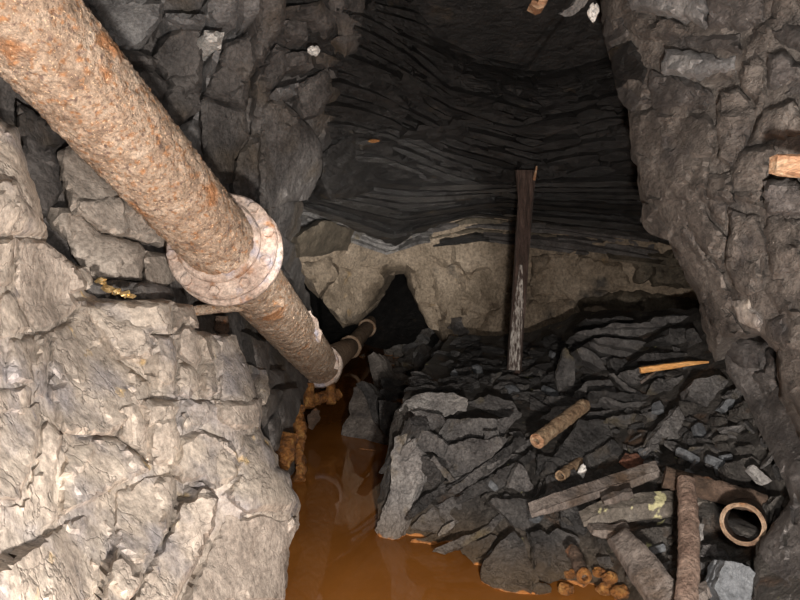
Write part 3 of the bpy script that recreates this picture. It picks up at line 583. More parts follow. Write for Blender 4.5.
# scabs of rust peeling off the far side of the lower section
slab('rust_scab', E_((135,330),(150,328),(170,352),(186,395),(180,422),(165,400),(150,365)), 3.5, (.6, -.8, .1), .03, 'rust_flange', None, None, parent=pipe, sp=3)
slab('rust_scab', E_((196,432),(212,436),(232,470),(236,505),(222,500),(205,462)), 4.25, (.5, -.85, .1), .03, 'rust_flange', None, None, parent=pipe, sp=3)
# supports of the pipe
sup = empty('pipe_bracket', P(325, 400, 4.4)); tag(sup, 'orange rust-caked iron bracket holding up the pipe where it bends', 'bracket')
tube('bar', P(303, 402, 4.3), P(338, 394, 4.5), .035, 'rust_ochre', sup, nc=14, rough=.015, rsc=25)
tube('hanger', P(309, 408, 4.3), P(308, 384, 4.35), .035, 'rust_ochre', sup, nc=12, rough=.012, rsc=25)
tube('hanger', P(331, 404, 4.4), P(331, 382, 4.45), .03, 'rust_ochre', sup, nc=12, rough=.012, rsc=25)
slab('plate', K3((240,225),(280,190),(300,205),(298,255),(262,300),(242,290)), 4.2, (.1, -1, .1), .03, 'rust_dark', None, None, parent=sup, sp=3)
o = tube('support_post', P(300, 482, 3.35), P(299, 408, 3.6), .030, 'rust_ochre', None, nc=16, rough=.02, rsc=22); tag(o, 'crusted yellow-orange iron post rising from the water beneath the pipe bend', 'post')
o = tube('support_post', P(281, 466, 3.1), P(290, 436, 3.2), .038, 'rust_ochre', None, nc=16, rough=.02, rsc=22); tag(o, 'short stubby ochre-crusted post between the pale boulder and the water', 'post')
o = tube('support_rod', P(192, 311, 2.62), P(283, 302, 2.75), .020, 'rust', None, nc=16, rough=.004, dense=.012); tag(o, 'thin rusty rod running level just below the big pipe flange', 'rod')
o = slab('iron_lug', D_((640,345),(672,345),(675,390),(655,402),(635,380)), 2.7, (.1, -1, 0), .03, 'rust_dark', 'small rusted iron lug hanging under the thin rod behind the flange', 'lug', sp=3)

# ---- timber prop
pr = empty('timber_prop', P(515, 373, 3.95)); tag(pr, 'slim dark upright timber prop wedged between slate heap and roof', 'timber prop')
def beam(name, pts, wds, d, thick, mat, parent, nvec=(0, 1, 0), seed=0, rough=.004):
    """A split timber: centre line pts (survey coords), half-widths in px, depth list, thickness m."""
    rs = np.random.RandomState(seed); n = 26; P_ = np.array(pts, float); t = np.linspace(0, len(P_)-1, n); V = []
    for k in t:
        i = min(int(k), len(P_)-2); f = k-i; c = P_[i]*(1-f)+P_[i+1]*f; w_ = wds[i]*(1-f)+wds[i+1]*f; dd = d[i]*(1-f)+d[i+1]*f
        dr = P_[i+1]-P_[i]; dr /= np.linalg.norm(dr); nr = np.array([-dr[1], dr[0]])
        for s in (-1, -.82, -.3, .3, .82, 1):
            q = c+nr*w_*s; V.append(np.array(P(q[0], q[1], dd+(thick*.18 if abs(s) == 1 else 0))))
        for s in (1, .3, -.3, -1):
            q = c+nr*w_*s*.9; V.append(np.array(P(q[0], q[1], dd))+np.array(nvec)*thick)
    V = np.array(V); m = 10
    V = V+np.stack([fbm(V*np.array([40, 40, 6])+seed, 3, k) for k in range(3)], 1)*rough
    f = [[i*m+j, i*m+(j+1) % m, (i+1)*m+(j+1) % m, (i+1)*m+j] for i in range(n-1) for j in range(m)]
    f += [list(range(m))[::-1], [(n-1)*m+j for j in range(m)]]
    return mkobj(name, V, f, mat, parent, sharp=35)
beam('post', [(514, 374), (517, 330), (522, 260), (526, 200), (526, 170)], [7.2, 6.8, 7, 7.6, 10.5], [3.95, 3.96, 3.98, 4.0, 4.0], .05, 'prop', pr, seed=3)
o = beam('mould_crust', [(514, 370), (516, 340), (519, 305), (521, 265)], [5.5, 5.5, 4.5, 1.5], [3.92, 3.93, 3.94, 3.96], .02, 'mould', pr, seed=5); o['label'] = 'speckled white mould crust on lower left edge'
beam('splinter', [(534, 180), (537, 166)], [1.6, .8], [3.95, 3.95], .02, 'wood_cut', pr, seed=6)

# ---- heap: traced plates.  (name, polygon, dist in front of heap surface, normal, thickness, material, label)
def hs(poly, n, t, mat, label, off=.05, name='slate_slab', cat='slate', d=None, group=None, **k):
    c = np.array(poly).mean(0); dd = d if d is not None else float(HEAP([c])[0])-off
    return slab(name, poly, dd, n, t, mat, label, cat, group, **k)
UP = (0, -.55, .85); FR = (0, -1, .15); FU = (0, -.85, .5)
hs(K4((95,190),(130,140),(200,110),(370,105),(440,150),(430,185),(350,190),(220,200),(150,200)), (0, -.62, .78), .035, 'slate_pale', 'pale grey slate slab jutting out over the water at top left of the heap', off=.12)
hs(K4((440,150),(520,130),(660,160),(710,215),(690,230),(560,200),(450,180)), (0, -.6, .8), .03, 'slate_mid', 'ribbed grey slate slab just right of the pale jutting slab', off=.10)
hs(K4((500,75),(560,20),(612,10),(600,30),(540,80),(510,88)), (.3, -.8, .6), .02, 'slate_mid', 'small tilted slate chip left of the foot of the timber prop', off=.05, group=None)
hs(K4((560,95),(600,50),(745,70),(700,105),(620,140)), UP, .025, 'slate_mid', 'flat grey slate plate at the foot of the timber prop', off=.06)
hs(K4((620,140),(705,108),(820,110),(850,150),(700,150)), UP, .03, 'slate', 'flat dark slate plate in front of the timber prop', off=.08)
hs(K4((150,205),(220,208),(310,230),(330,260),(250,305),(200,270)), (-.2, -1, .2), .05, 'slate_mid', 'small grey slate wedge tucked under the pale jutting slab', off=.10)
hs(K4((335,245),(500,242),(690,232),(600,325),(520,335),(440,330),(340,365),(290,320)), (-.05, -.9, .42), .06, 'slate_mid', 'broad grey slate face below the ribbed slab, upper of the two large ones', off=.10)
hs(K4((340,380),(440,345),(520,352),(600,335),(640,345),(560,430),(380,555),(330,470)), (-.05, -.95, .3), .06, 'slate_mid', 'large grey slate plate above the long diagonal crack, lower of the two large ones', off=.12)
hs(K4((522,305),(590,300),(590,370),(520,400)), (.1, -1, .3), .02, 'slate_mid', 'small squarish slate flake lying on the large grey plates', off=.16)
hs(K4((200,300),(280,325),(335,375),(325,460),(265,410),(200,415),(170,350)), (-.2, -.95, .2), .05, 'slate_mid', 'mottled slate block left of the large lower grey plate', off=.10)
hs(K4((200,430),(250,440),(310,480),(300,560),(270,590),(210,500)), (-.5, -.8, .1), .04, 'slate', 'dark slate shard beside the top of the leaning pale slab', off=.10)
hs(K4((250,448),(268,428),(375,552),(350,562)), (0, -1, .2), .03, 'slate_mid', 'narrow slate sliver pointing down right below the mottled block', off=.14)
hs(H_((395,110),(440,100),(480,170),(478,240),(440,340),(405,410),(342,413),(337,385),(380,290),(390,200)), (-.45, -.85, .3), .06, 'slate_pale', 'tall pale grey slab leaning down into the water at left end of heap', off=.08, d=2.68)
hs(K4((90,430),(130,370),(165,345),(160,390),(110,440)), (-.6, -.8, .2), .02, 'slate_pale', 'small pale chip lying on the upper left edge of the leaning slab', off=.14)
for i, (a, b) in enumerate([((140, 235), (5, 590)), ((152, 262), (28, 585)), ((128, 250), (-10, 520))]):
    hs(K4((a[0], a[1]), (a[0]+14, a[1]+18), (b[0]+16, b[1]), (b[0], b[1]-6)), (-.8, -.6, .2), .10, 'slate', ['nearest thin dark slate edge standing left of the leaning pale slab', 'middle thin dark slate edge tucked behind the leaning pale slab', 'outermost thin dark slate edge overhanging the channel left of the heap'][i], off=.06, sp=6)
# long diagonal laminated slates
diag = [(K4((350,600),(380,572),(500,490),(660,420),(690,418),(520,530),(400,610)), 'slate_mid'), (K4((410,612),(600,500),(730,422),(742,432),(600,545),(450,625)), 'slate'), (K4((380,560),(560,440),(660,370),(700,345),(720,360),(600,450),(470,520),(390,572)), 'slate'),
    (K4((660,410),(800,300),(815,320),(700,412)), 'slate_mid'), (H_((560,250),(640,205),(770,110),(790,125),(650,235),(590,270)), 'slate'), (H_((590,285),(700,225),(800,150),(815,170),(700,260),(600,300)), 'slate'), (H_((440,345),(470,300),(560,235),(620,190),(600,230),(520,290),(450,350)), 'slate')]
dl = ['upper laminated slate of the long diagonal bundle across the heap', 'second laminated slate of the long diagonal bundle across the heap', 'dark slate filling the long diagonal crack', 'short diagonal slate left of the upper rusty tube', 'third diagonal slate running below the upper bundle', 'lowest diagonal slate of the bundle near heap centre', 'black diagonal slate right of the leaning pale slab']
for (p, m), l in zip(diag, dl): hs(p, (.25, -.85, .55), .05, m, l, off=.07, sp=5)
hs(H_((447,378),(480,340),(560,290),(600,282),(640,310),(600,358),(520,395)), (-.1, -.9, .45), .06, 'slate_mid', 'brown-grey slate face above the shoreline right of the leaning slab', off=.05)
hs(H_((440,430),(450,412),(520,397),(545,380),(600,360),(560,400),(545,412),(515,428)), (-.1, -.6, .8), .05, 'slate', 'low slate tongue dipping into the water beside the leaning slab', off=.05)
hs(K7((320,345),(420,305),(560,240),(725,110),(735,128),(600,262),(470,330),(380,362)), (.1, -.8, .6), .05, 'slate_mid', 'long slate strip slanting down to the shoreline at heap centre', off=.09)
hs(K7((340,270),(380,225),(420,205),(425,225),(380,268),(345,285)), (0, -.9, .4), .03, 'slate_pale', 'small pale slate sliver just above the shoreline', off=.1)
hs(K7((450,350),(600,270),(630,282),(560,400),(552,455),(500,400)), (-.3, -.8, .5), .05, 'slate', 'mossy dark slate at the shoreline left of the big rounded slab', off=.07)
hs(K7((555,445),(570,400),(640,320),(720,250),(760,290),(810,420),(870,560),(860,600),(740,588),(620,540),(555,490)), (-.15, -.75, .6), .08, 'slate', 'big rounded dark slab at the shoreline bottom centre of the heap', off=.10)
hs(K7((600,112),(612,92),(800,92),(840,160),(800,260),(730,232),(680,180)), (0, -.9, .4), .05, 'slate', 'square-topped dark slate plate above the big rounded shoreline slab', off=.10)
hs(K4((640,590),(680,500),(705,470),(740,505),(770,595),(700,610)), (.2, -1, .2), .03, 'slate_mid', 'pointed grey slate tooth right of the diagonal bundle', off=.14)
hs(K7((800,260),(850,250),(940,310),(960,400),(900,440),(830,380)), (.1, -.9, .4), .05, 'slate', 'dark slate block above the water right of the rounded slab', off=.08)
hs([(535,545),(558,528),(580,540),(575,572),(548,582),(536,572)], (.1, -.8, .55), .05, 'slate', 'dark slab leaning behind the orange-stained shore', off=.08)
hs([(560,500),(585,492),(600,515),(584,534),(562,526)], (-.1, -.8, .55), .04, 'slate', 'dark slate block left of the lichened board', off=.06)
hs([(545,478),(575,470),(588,486),(566,500),(545,496)], (-.1, -.7, .65), .04, 'slate', 'flat dark slate just above the long plank', off=.05)
hs([(498,470),(516,462),(514,480),(492,496),(484,488)], (-.1, -.9, .45), .04, 'slate', 'dark slate splinter left of the pointed slate tooth', off=.08)
hs(K5((120,430),(250,240),(380,250),(412,330),(320,400),(220,470),(130,450)), (.15, -.8, .6), .045, 'slate', 'big dark slate plate right of the upper rusty tube', off=.10)
hs(K5((40,420),(120,440),(225,475),(120,500),(30,512)), (0, -.7, .7), .04, 'slate', 'dark slate ledge under the upper rusty tube', off=.08)
hs(K5((290,420),(330,405),(412,340),(470,400),(430,470),(360,500),(300,470)), (.1, -.85, .5), .05, 'slate', 'speckled dark block between the big plate and the long plank', off=.06)
hs(K5((0,130),(90,180),(100,190),(0,245)), (-.2, -.8, .6), .03, 'slate', 'thin dark slate behind the upper end of the rusty tube', off=.05)
hs(K5((110,190),(220,170),(130,290),(60,320),(20,260)), (-.2, -.8, .6), .03, 'slate_mid', 'dark slate plate behind and left of the upper rusty tube', off=.02)
# flat stack at the back right
stk = [
 (K8((215,240),(260,215),(450,210),(470,185),(740,180),(745,215),(650,225),(560,225),(440,235)), 'slate_mid', 'top slate of the flat stack under the right overhang', 3.75),
 (K8((80,265),(180,240),(550,235),(545,270),(380,285),(140,280)), 'slate_mid', 'second slate of the flat stack under the right overhang', 3.7),
 (K8((170,290),(215,285),(330,300),(480,325),(635,330),(635,358),(440,355),(230,325),(180,305)), 'slate_mid', 'third and longest slate of the flat stack, lying straight-edged', 3.6),
 (K8((140,310),(180,305),(300,350),(430,370),(380,390),(300,385),(150,330)), 'slate_mid', 'fourth slate of the flat stack, tapering down to the right', 3.55),
 (K8((85,345),(110,335),(200,390),(240,445),(210,450),(110,400)), 'slate_mid', 'tilted slate at the left lower end of the flat stack', 3.5),
 (K8((430,365),(640,365),(650,392),(520,402),(390,398)), 'slate', 'dark slate beneath the flat stack just above the orange splinter', 3.5),
 (K8((550,240),(630,240),(640,325),(560,318),(470,300),(545,275)), 'slate', 'dark slate block recessed between second and third slates of the stack', 3.72),
 (K8((130,190),(330,185),(380,200),(260,212),(140,205)), 'slate', 'thin dark slate at the very back of the flat stack', 3.85),
 (K8((470,180),(540,172),(600,176),(560,184),(480,188)), 'slate_mid', 'sliver of pale slate on top of the flat stack', 3.8)]
for p, m, l, d in stk:
    d = min(d, float(HEAP([np.array(p).mean(0)])[0])-.14)
    hs(p, (0, -.95, .3), .30, m, l, d=d, sp=5, lay=3)
hs(K8((630,250),(670,240),(710,300),(725,380),(680,395),(640,340)), (-.4, -1, .1), .12, 'slate', 'dark rounded slate standing on end at right of the flat stack', d=3.25)
hs(K8((-20,480),(15,350),(27,338),(45,370),(75,400),(70,520),(40,580),(-10,560)), (-.1, -1, .1), .06, 'slate_mid', 'upright pointed slate standing right of the timber prop', d=3.55)
hs(K8((245,470),(270,468),(340,530),(400,560),(380,582),(330,550)), (-.3, -.9, .3), .08, 'slate_mid', 'curved slate edge sloping down left of the orange splinter', d=3.15)
hs(K8((300,465),(390,440),(425,490),(400,520),(350,515)), (0, -.9, .5), .05, 'slate_mid', 'triangular blue-grey slate below left end of the orange splinter', d=3.2)
hs(K8((75,560),(130,510),(250,500),(270,525),(150,545),(100,580)), (0, -.8, .6), .06, 'slate_mid', 'brownish slate left of the curved slate edge', d=3.3)
hs(K8((480,500),(600,480),(640,500),(620,530),(540,560),(430,520)), (0, -.7, .7), .05, 'slate', 'flat brownish slate directly below the orange splinter', d=3.12)
hs(K8((540,520),(620,500),(640,560),(600,600),(550,580)), (.1, -.9, .5), .05, 'slate_mid', 'blue-grey slate block below right of the orange splinter', d=3.05)
hs(K8((150,555),(330,560),(540,590),(660,575),(560,612),(400,620),(180,580)), (0, -.85, .5), .12, 'slate', 'long thin slate lying across the heap below the curved edge', d=3.05, lay=3)
hs(K8((0,430),(60,500),(110,470),(130,500),(60,560),(-30,540)), (0, -.8, .5), .05, 'slate', 'dark slate behind the upright pointed slate', d=3.7)
hs(K8((250,395),(330,390),(380,430),(310,455),(262,440)), (0, -.9, .4), .06, 'slate', 'dark slate rubble block under the third stack slate', d=3.4)
hs(K5((355,140),(380,135),(450,165),(600,160),(540,190),(460,195)), (0, -.9, .5), .10, 'slate_mid', 'lens-shaped grey slate in the middle of the heap, upper one', off=.10, lay=3)
hs(K5((255,160),(300,150),(400,190),(330,192)), (0, -.9, .5), .10, 'slate_mid', 'lens-shaped grey slate left of its larger neighbour', off=.10, lay=3)
hs(K5((290,215),(400,198),(450,200),(430,215),(330,224)), (0, -.9, .5), .10, 'slate_mid', 'thin slate strip right of the top of the rusty tube', off=.10, lay=3)
hs(K5((385,240),(520,215),(620,205),(640,240),(560,268),(480,262)), (.1, -.8, .6), .05, 'slate_mid', 'grey slate plate above the lichened rubble', off=.09)
hs(K5((590,380),(690,240),(740,180),(760,260),(750,340),(660,355)), (.2, -.9, .4), .05, 'slate_mid', 'wedge-shaped brown-grey slate with its point up in the lichened rubble', off=.10)
hs(K5((640,40),(760,30),(770,60),(700,90),(600,85)), (0, -.7, .7), .05, 'slate_mid', 'grey slate block left of the big grey boulder on the heap', off=.06)
hs([(546,395),(575,398),(612,404),(600,411),(560,408)], (0, -.8, .6), .06, 'slate', 'dark slate lip behind the rusty tube', off=.07)
hs(K6((240,440),(270,400),(400,380),(440,410),(400,450),(350,535),(300,520),(245,480)), (-.1, -.9, .4), .12, 'slate_mid', 'blocky grey boulder on the heap below the right end of the orange splinter', off=.12, name='boulder', cat='rock', lay=3)
hs(K6((400,540),(430,500),(480,490),(470,530),(430,560)), (-.1, -.9, .4), .05, 'bluegrey', 'small blue-grey stone right of the blocky boulder', off=.06, name='stone', cat='rock')
hs(K6((450,470),(490,440),(560,470),(540,500),(480,492)), (.2, -.9, .4), .05, 'slate_mid', 'grey slate chip between boulder and right wall', off=.06)
hs(K6((490,540),(530,500),(580,540),(590,590),(520,600),(480,580)), (.1, -.9, .4), .06, 'rubble', 'greenish brown stone right of the blocky boulder near the wall', off=.08, name='stone', cat='rock')
hs(K6((200,500),(290,520),(330,545),(300,590),(210,570)), (-.1, -.8, .6), .05, 'rubble', 'lichen-spotted stone in front of the blocky boulder', off=.06, name='stone', cat='rock')
hs(K1((640,60),(655,45),(715,100),(690,112)), (.1, -.9, .5), .02, 'slate_pale', 'narrow pale splinter of slate above the open pipe end', off=.12)
hs(K1((520,460),(560,370),(640,390),(690,440),(680,505),(600,520),(540,505)), (-.1, -.9, .4), .10, 'bluegrey', 'pale blue-grey stone below the open pipe end', off=.14, name='stone', cat='rock', lay=3)
hs(K1((478,322),(525,315),(530,350),(480,356)), (-.1, -.9, .4), .05, 'slate_mid', 'small square stone left of the open pipe', off=.10, name='stone', cat='rock')
hs(K1((440,370),(500,375),(560,380),(540,410),(470,400)), (0, -.7, .7), .03, 'slate', 'flat dark slate below the small square stone', off=.08)
hs(K1((250,270),(380,250),(390,340),(340,420),(270,330)), (0, -.9, .4), .05, 'rubble', 'dark stone behind the vertical rusty bar', off=.02, name='stone', cat='rock')
hs(K1((445,235),(490,250),(490,300),(450,330)), (.2, -.9, .3), .04, 'slate_pale', 'pale speckled stone right beside the vertical rusty bar', off=.1, name='stone', cat='rock')
hs(K1((0,290),(55,320),(70,350),(30,380),(0,390),(-40,350)), (-.2, -.8, .5), .05, 'slate_mid', 'grey slate chip left of the orange-caked nut', off=.06)
hs(K1((560,40),(640,20),(700,50),(640,100),(570,90)), (.1, -.8, .6), .06, 'rubble', 'brown lichened stone above the rusty cross pipe', off=.08, name='stone', cat='rock')
hs(K1((700,180),(740,150),(780,190),(740,240),(700,240)), (-.2, -.9, .4), .06, 'rubble', 'rounded brown stone right of the open pipe', off=.08, name='stone', cat='rock')
# slates of the wet bank on the channel's right side
bank = [(K3((420,300),(440,200),(470,90),(520,70),(560,170),(560,260),(640,330),(660,430),(600,520),(560,560),(470,480),(400,430)), 'brown', 'broad wet slate bank sloping into the ochre water beyond the leaning slab', 4.2, (-.7, -.8, .5)),
    (K3((480,70),(530,60),(590,130),(580,190),(610,300),(570,260),(540,160)), 'slate', 'ragged dark slate crest on top of the wet bank', 4.15, (-.3, -1, .3)),
    (K3((390,395),(520,395),(620,410),(600,440),(560,470),(450,450),(400,440)), 'slate', 'low dark slate at the waterline of the wet bank', 3.95, (-.4, -.8, .7)),
    (K3((590,150),(700,160),(690,220),(640,330),(600,290)), 'slate', 'dark slate plate in the shadow behind the heap left end', 3.9, (-.3, -.9, .5)),
    (K2((485,430),(520,410),(600,560),(570,590),(520,580)), 'brown', 'brownish slate slab leaning beside the far pipe', 5.3, (-.7, -.8, .4)),
    (K2((440,590),(480,560),(520,590),(520,640),(450,640)), 'slate', 'dark slate lump below the far pipe at the water', 5.0, (-.5, -.8, .4))]
for p, m, l, d, n in bank: slab('slate_slab', p, d, n, .14, m, l, 'slate', sp=4, lay=4)
for i, (p, l) in enumerate([(K4((0,40),(160,50),(140,80),(20,90)), 'left thin slate in the dark gully behind the heap'), (K4((0,100),(90,95),(120,110),(40,130)), 'lower thin slate in the dark gully behind the heap'),
        (K4((260,60),(420,30),(500,50),(420,90),(300,95)), 'wide dark slate behind the pale jutting slab'), (K4((420,20),(520,-20),(640,-10),(560,20),(470,50)), 'dark slate against the back wall left of the prop foot'),
        (E_((560,500),(620,470),(680,470),(640,500)), 'small pale slate on the dark slope left of the prop')]):
    slab('slate_slab', p, [4.6, 4.3, 3.5, 4.1, 4.6][i], (0, -.5, .85), .06, 'slate', l, 'slate', sp=4)

# ---- timber, tubes and odd pieces on the heap
o = beam('wood_splinter', [(641, 370.5), (665, 367), (690, 363.5), (709, 362)], [3.0, 3.0, 2.4, 1.0], [3.0, 3.0, 3.0, 3.0], .02, 'wood_fresh', None, seed=8, rough=.0015); tag(o, 'bright orange freshly split wood splinter on the slates', 'splinter')
o = beam('wood_splinter', [(641, 383), (650, 376), (657, 371)], [1.3, 1.4, .6], [2.98, 2.99, 3.0], .012, 'wood_old', None, seed=9, rough=.001); tag(o, 'tiny brown twig crossing under the orange splinter', 'splinter')
o = beam('plank', [(531, 516), (560, 507), (600, 494), (640, 481), (661, 473)], [2.2, 4, 4.4, 4.4, 3.6], [2.22, 2.24, 2.28, 2.32, 2.34], .05, 'wood_old', None, nvec=(0, .9, .45), seed=10); tag(o, 'long weathered grey plank pointing down left towards the water', 'plank')
pl = beam('plank', [(583, 524), (610, 516), (650, 510), (712, 507)], [2.5, 8, 9.5, 6], [2.16, 2.16, 2.17, 2.2], .05, 'wood_lichen', None, nvec=(0, .9, .4), seed=11, rough=.006); tag(pl, 'split board with pale yellow lichen lying below the long plank', 'plank')
o = beam('plank', [(604, 503), (618, 499), (634, 494)], [2.5, 4.5, 4], [2.15, 2.15, 2.16], .03, 'wood_old', None, seed=12); tag(o, 'short grey wood offcut on top of the lichened board', 'plank')
o = beam('plank', [(617, 533), (640, 560), (668, 600), (690, 632)], [10, 15, 17, 17], [2.0, 1.85, 1.7, 1.6], .045, 'wood_old', None, nvec=(0, .8, -.5), seed=13, rough=.006); tag(o, 'thick dirty board sliding down out of frame at bottom right', 'plank')
o = beam('plank', [(592, 532), (612, 536), (632, 534)], [3, 6, 6], [2.1, 2.08, 2.05], .05, 'wood_old', None, seed=14, rough=.008); tag(o, 'ragged brown timber end beside the top of the thick dirty board', 'plank')
o = beam('plank', [(694, 604), (715, 588), (733, 572)], [6, 5, 4], [1.6, 1.66, 1.75], .03, 'wood_old', None, seed=15); tag(o, 'narrow brown batten left of the pale blue-grey stone', 'plank')
o = tube('rusty_bar', P(686, 482, 1.98), P(684, 630, 1.55), .027, 'rust_bar', None, nc=24, rough=.0035, rsc=90, bend=(.01, 0, 0)); tag(o, 'upright rusty brown bar standing beside the open pipe', 'bar')
o = tube('cross_pipe', P(664, 476, 2.12), P(765, 505, 2.02), .033, 'rust_dark', None, nc=20, rough=.008); tag(o, 'dark rusty pipe lying level behind the upright bar', 'pipe')
a, b = P(743, 524, 1.80), P(752, 500, 2.6)
op = empty('open_pipe', a); tag(op, 'short open-ended rusty pipe whose round mouth faces the camera', 'pipe')
tube('pipe_body', a, b, .055, 'rust_dark', op, wall=.008, nc=48, dense=.01, rough=.0025)
ring_disc('pipe_rim', a, (b-a), .047, .0575, .014, 'rust_mid', op, nc=48, rough=.0025)
o = tag(lump('silt', P(744, 529, 1.9), (.036, .08, .012), 'rubble', op, seed=3))
a, b = P(537, 441, 2.62), P(584, 405, 2.95)
tb = empty('rusty_tube', a); tag(tb, 'ochre rusty tube poking up out of the slates at heap centre', 'tube')
tube('tube_body', a, b, .030, 'stub', tb, wall=.010, nc=28, dense=.008, rough=.004, rsc=60)
ring_disc('tube_mouth', a, (b-a), .014, .031, .012, 'wood_cut', tb, nc=28, rough=.003)
o = tube('rusty_tube', P(560, 476, 2.55), P(580, 462, 2.75), .021, 'stub', None, wall=.006, nc=24, dense=.008, rough=.003, rsc=60); tag(o, 'short brown tube stub below the big dark slate plate', 'tube')
o = lump('mineral_lump', P(581, 473, 2.6), (.014, .014, .034), 'white', None, seed=2, rot=(0, .4, 0)); tag(o, 'small whitish mineral lump right of the short tube stub', 'rock')
o = lump('red_stone', P(632, 461, 2.58), (.045, .03, .03), 'red_stone', None, seed=4); tag(o, 'reddish rusty stone above the long plank', 'rock')
nut = empty('iron_nut', P(584, 576, 2.0)); tag(nut, 'orange-caked iron nut with a round hole at the water edge', 'nut')
nn = P(584, 576, 2.0); ring_disc('ring', nn, Vector((0, 1, 0)), .010, .024, .025, 'rust_ochre', nut, nc=24, rough=.004)
tube('stem', nn+Vector((0, .01, 0)), nn+Vector((.0, .14, .02)), .019, 'rust_dark', nut, nc=16, rough=.008)
for i, (u, v, s) in enumerate([(566, 590, .028), (606, 588, .03), (620, 592, .03), (599, 572, .022), (610, 578, .025), (570, 574, .02)]):
    o = lump('ochre_clod', P(u, v, float(HEAP([(u, v)])[0])-.05), (s, s*.8, s*.7), 'rust_ochre', None, seed=i+20)
    tag(o, ['leftmost orange clod standing in the water left of the iron nut', 'orange clod at the water edge just right of the nut', 'rightmost orange clod at the water edge', 'small orange clod touching the right of the iron nut', 'small orange clod higher up the shore right of the nut', 'tiny orange clod tucked left of the iron nut'][i], 'clod', 'ochre clods at the water edge')
# stub of timber driven into the right wall
o = beam('timber_stub', [(778, 163), (790, 164), (815, 167)], [9.5, 10, 11], [1.50, 1.48, 1.45], .035, 'wood_cut', None, seed=18); tag(o, 'splintered orange-brown timber stub sticking in from the right wall', 'timber')
o = beam('timber_stub', [(531, 2), (540, 6), (546, -6)], [3, 4.5, 5], [2.7, 2.7, 2.65], .06, 'wood_cut', None, seed=19); tag(o, 'broken brown wood end hanging from the roof at top centre', 'timber')
o = slab('hanging_slate', C_((85,40),(130,10),(165,-20),(190,-20),(160,20),(110,48)), 2.7, (0, -.8, -.5), .03, 'slate_pale', 'pale slate flake hanging from the roof at top edge', 'slate', sp=3)
o = lump('white_growth', P(593, 12, 2.55), (.02, .018, .035), 'white', None, seed=6); tag(o, 'knobbly white mineral growth at the top of the right wall', 'rock')
o = lump('white_growth', P(314, 51, 3.05), (.028, .02, .022), 'white', None, seed=7); tag(o, 'small white mineral crust high on the left wall', 'rock')
o = lump('yellow_stain', P(374, 141, 3.85), (.035, .015, .01), 'rust_ochre', None, seed=8); tag(o, 'tiny orange mineral nodule on the dark roof', 'rock')
# foil litter on the ledge
fo = empty('crumpled_wrapper', P(112, 292, 2.0)); tag(fo, 'crumpled gold foil wrapper lying on the ledge of the left wall', 'wrapper')
for i, (u, v, s) in enumerate([(101, 281, .022), (107, 288, .02), (115, 291, .022), (125, 294, .018), (131, 296, .014)]):
    lump('foil_fold', P(u, v, 1.93), (s*.8, s*.5, s*.5), 'foil', fo, seed=i+40, sub=2, fa=.7, fs=4)

# ---- loose chips over the heap, one object each
proto = []
for i in range(8):
    rs = np.random.RandomState(i+300); k = 7; th = np.sort(rs.uniform(0, 2*math.pi, k)); th = np.linspace(0, 2*math.pi, k, endpoint=False)+rs.uniform(-.3, .3, k)
    rr = rs.uniform(.6, 1.1, k); el = rs.uniform(.45, .9); V = []
    for z, s in ((.5, .9), (.1, 1.02), (-.1, .96), (-.5, .85)):
        for q in range(k): V.append((rr[q]*s*math.cos(th[q]), rr[q]*s*el*math.sin(th[q]), z*(.22 if i < 5 else .7)+rs.uniform(-.03, .03)))
    f = [[a*k+b, a*k+(b+1) % k, (a+1)*k+(b+1) % k, (a+1)*k+b] for a in range(3) for b in range(k)]+[list(range(k))[::-1], [3*k+b for b in range(k)]]
    me = bpy.data.meshes.new('slate_chip'); me.from_pydata(V, [], f); bm = bmesh.new(); bm.from_mesh(me); bmesh.ops.recalc_face_normals(bm, faces=bm.faces); bm.to_mesh(me); bm.free(); proto.append(me)
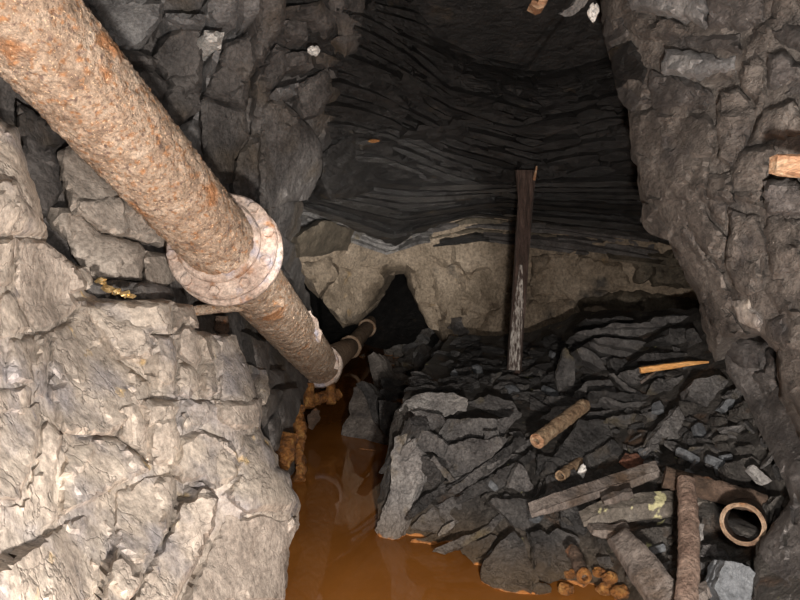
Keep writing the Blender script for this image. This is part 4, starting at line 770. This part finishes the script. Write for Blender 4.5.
mats = ['slate', 'slate_mid', 'rubble', 'rubble', 'slate_mid', 'slate', 'rubble', 'bluegrey']
for me, mm in zip(proto, mats): me.materials.append(M[mm])
zones = [([(620,400),(700,395),(790,450),(775,490),(700,480),(640,470),(600,440),(605,410)], 95, .022, .05, 'chip in the rubble between boulder and cross pipe', 'rubble chips below the boulder'),
 ([(690,500),(760,560),(752,600),(690,600),(640,600),(600,560),(640,540)], 45, .02, .04, 'stone in the rubble around the upright rusty bar', 'rubble around the upright bar'),
 ([(585,400),(640,395),(700,372),(690,345),(590,350)], 40, .025, .055, 'chip among the stacked slates under the right overhang', 'chips among the stacked slates'),
 ([(410,430),(480,500),(560,540),(600,500),(560,440),(500,430),(440,500)], 45, .03, .06, 'chip lying between the big slabs of the heap', 'chips between the big slabs'),
 ([(440,370),(560,355),(600,400),(520,400)], 35, .03, .06, 'chip around the foot of the timber prop', 'chips round the prop foot'),
 ([(460,525),(520,560),(560,590),(530,590),(480,560)], 14, .025, .05, 'stone at the water edge of the heap', 'shore stones')]
for zi, (poly, n, s0, s1, lab, grp) in enumerate(zones):
    rs = np.random.RandomState(zi+900); q = np.array(poly); got = 0
    KN = ['flat dark', 'flat grey', 'flat brownish', 'flat lichen-flecked', 'thin pale-edged grey', 'chunky dark', 'chunky lichen-flecked brown', 'chunky blue-grey']
    while got < n:
        p = rs.uniform(q.min(0), q.max(0))
        if not inpoly(np.array([p]), poly)[0]: continue
        if abs(p[0]-745) < 34 and abs(p[1]-518) < 32: continue
        got += 1; s = rs.uniform(s0, s1); d = float(HEAP([p])[0]); mi = rs.randint(0, 8); me = proto[mi]
        o = bpy.data.objects.new('slate_chip', me); C.objects.link(o); o.location = P(p[0], p[1], d-.035-s*.3)
        o.rotation_euler = (rs.uniform(.2, 1.2), rs.uniform(-.4, .4), rs.uniform(0, 6.28)); o.scale = (s, s, s); tag(o, KN[mi]+' '+lab, 'stone', KN[mi]+' '+grp)
print('tris', sum(len(o.data.polygons) for o in bpy.data.objects if o.type == 'MESH'), 'objects', len(bpy.data.objects))
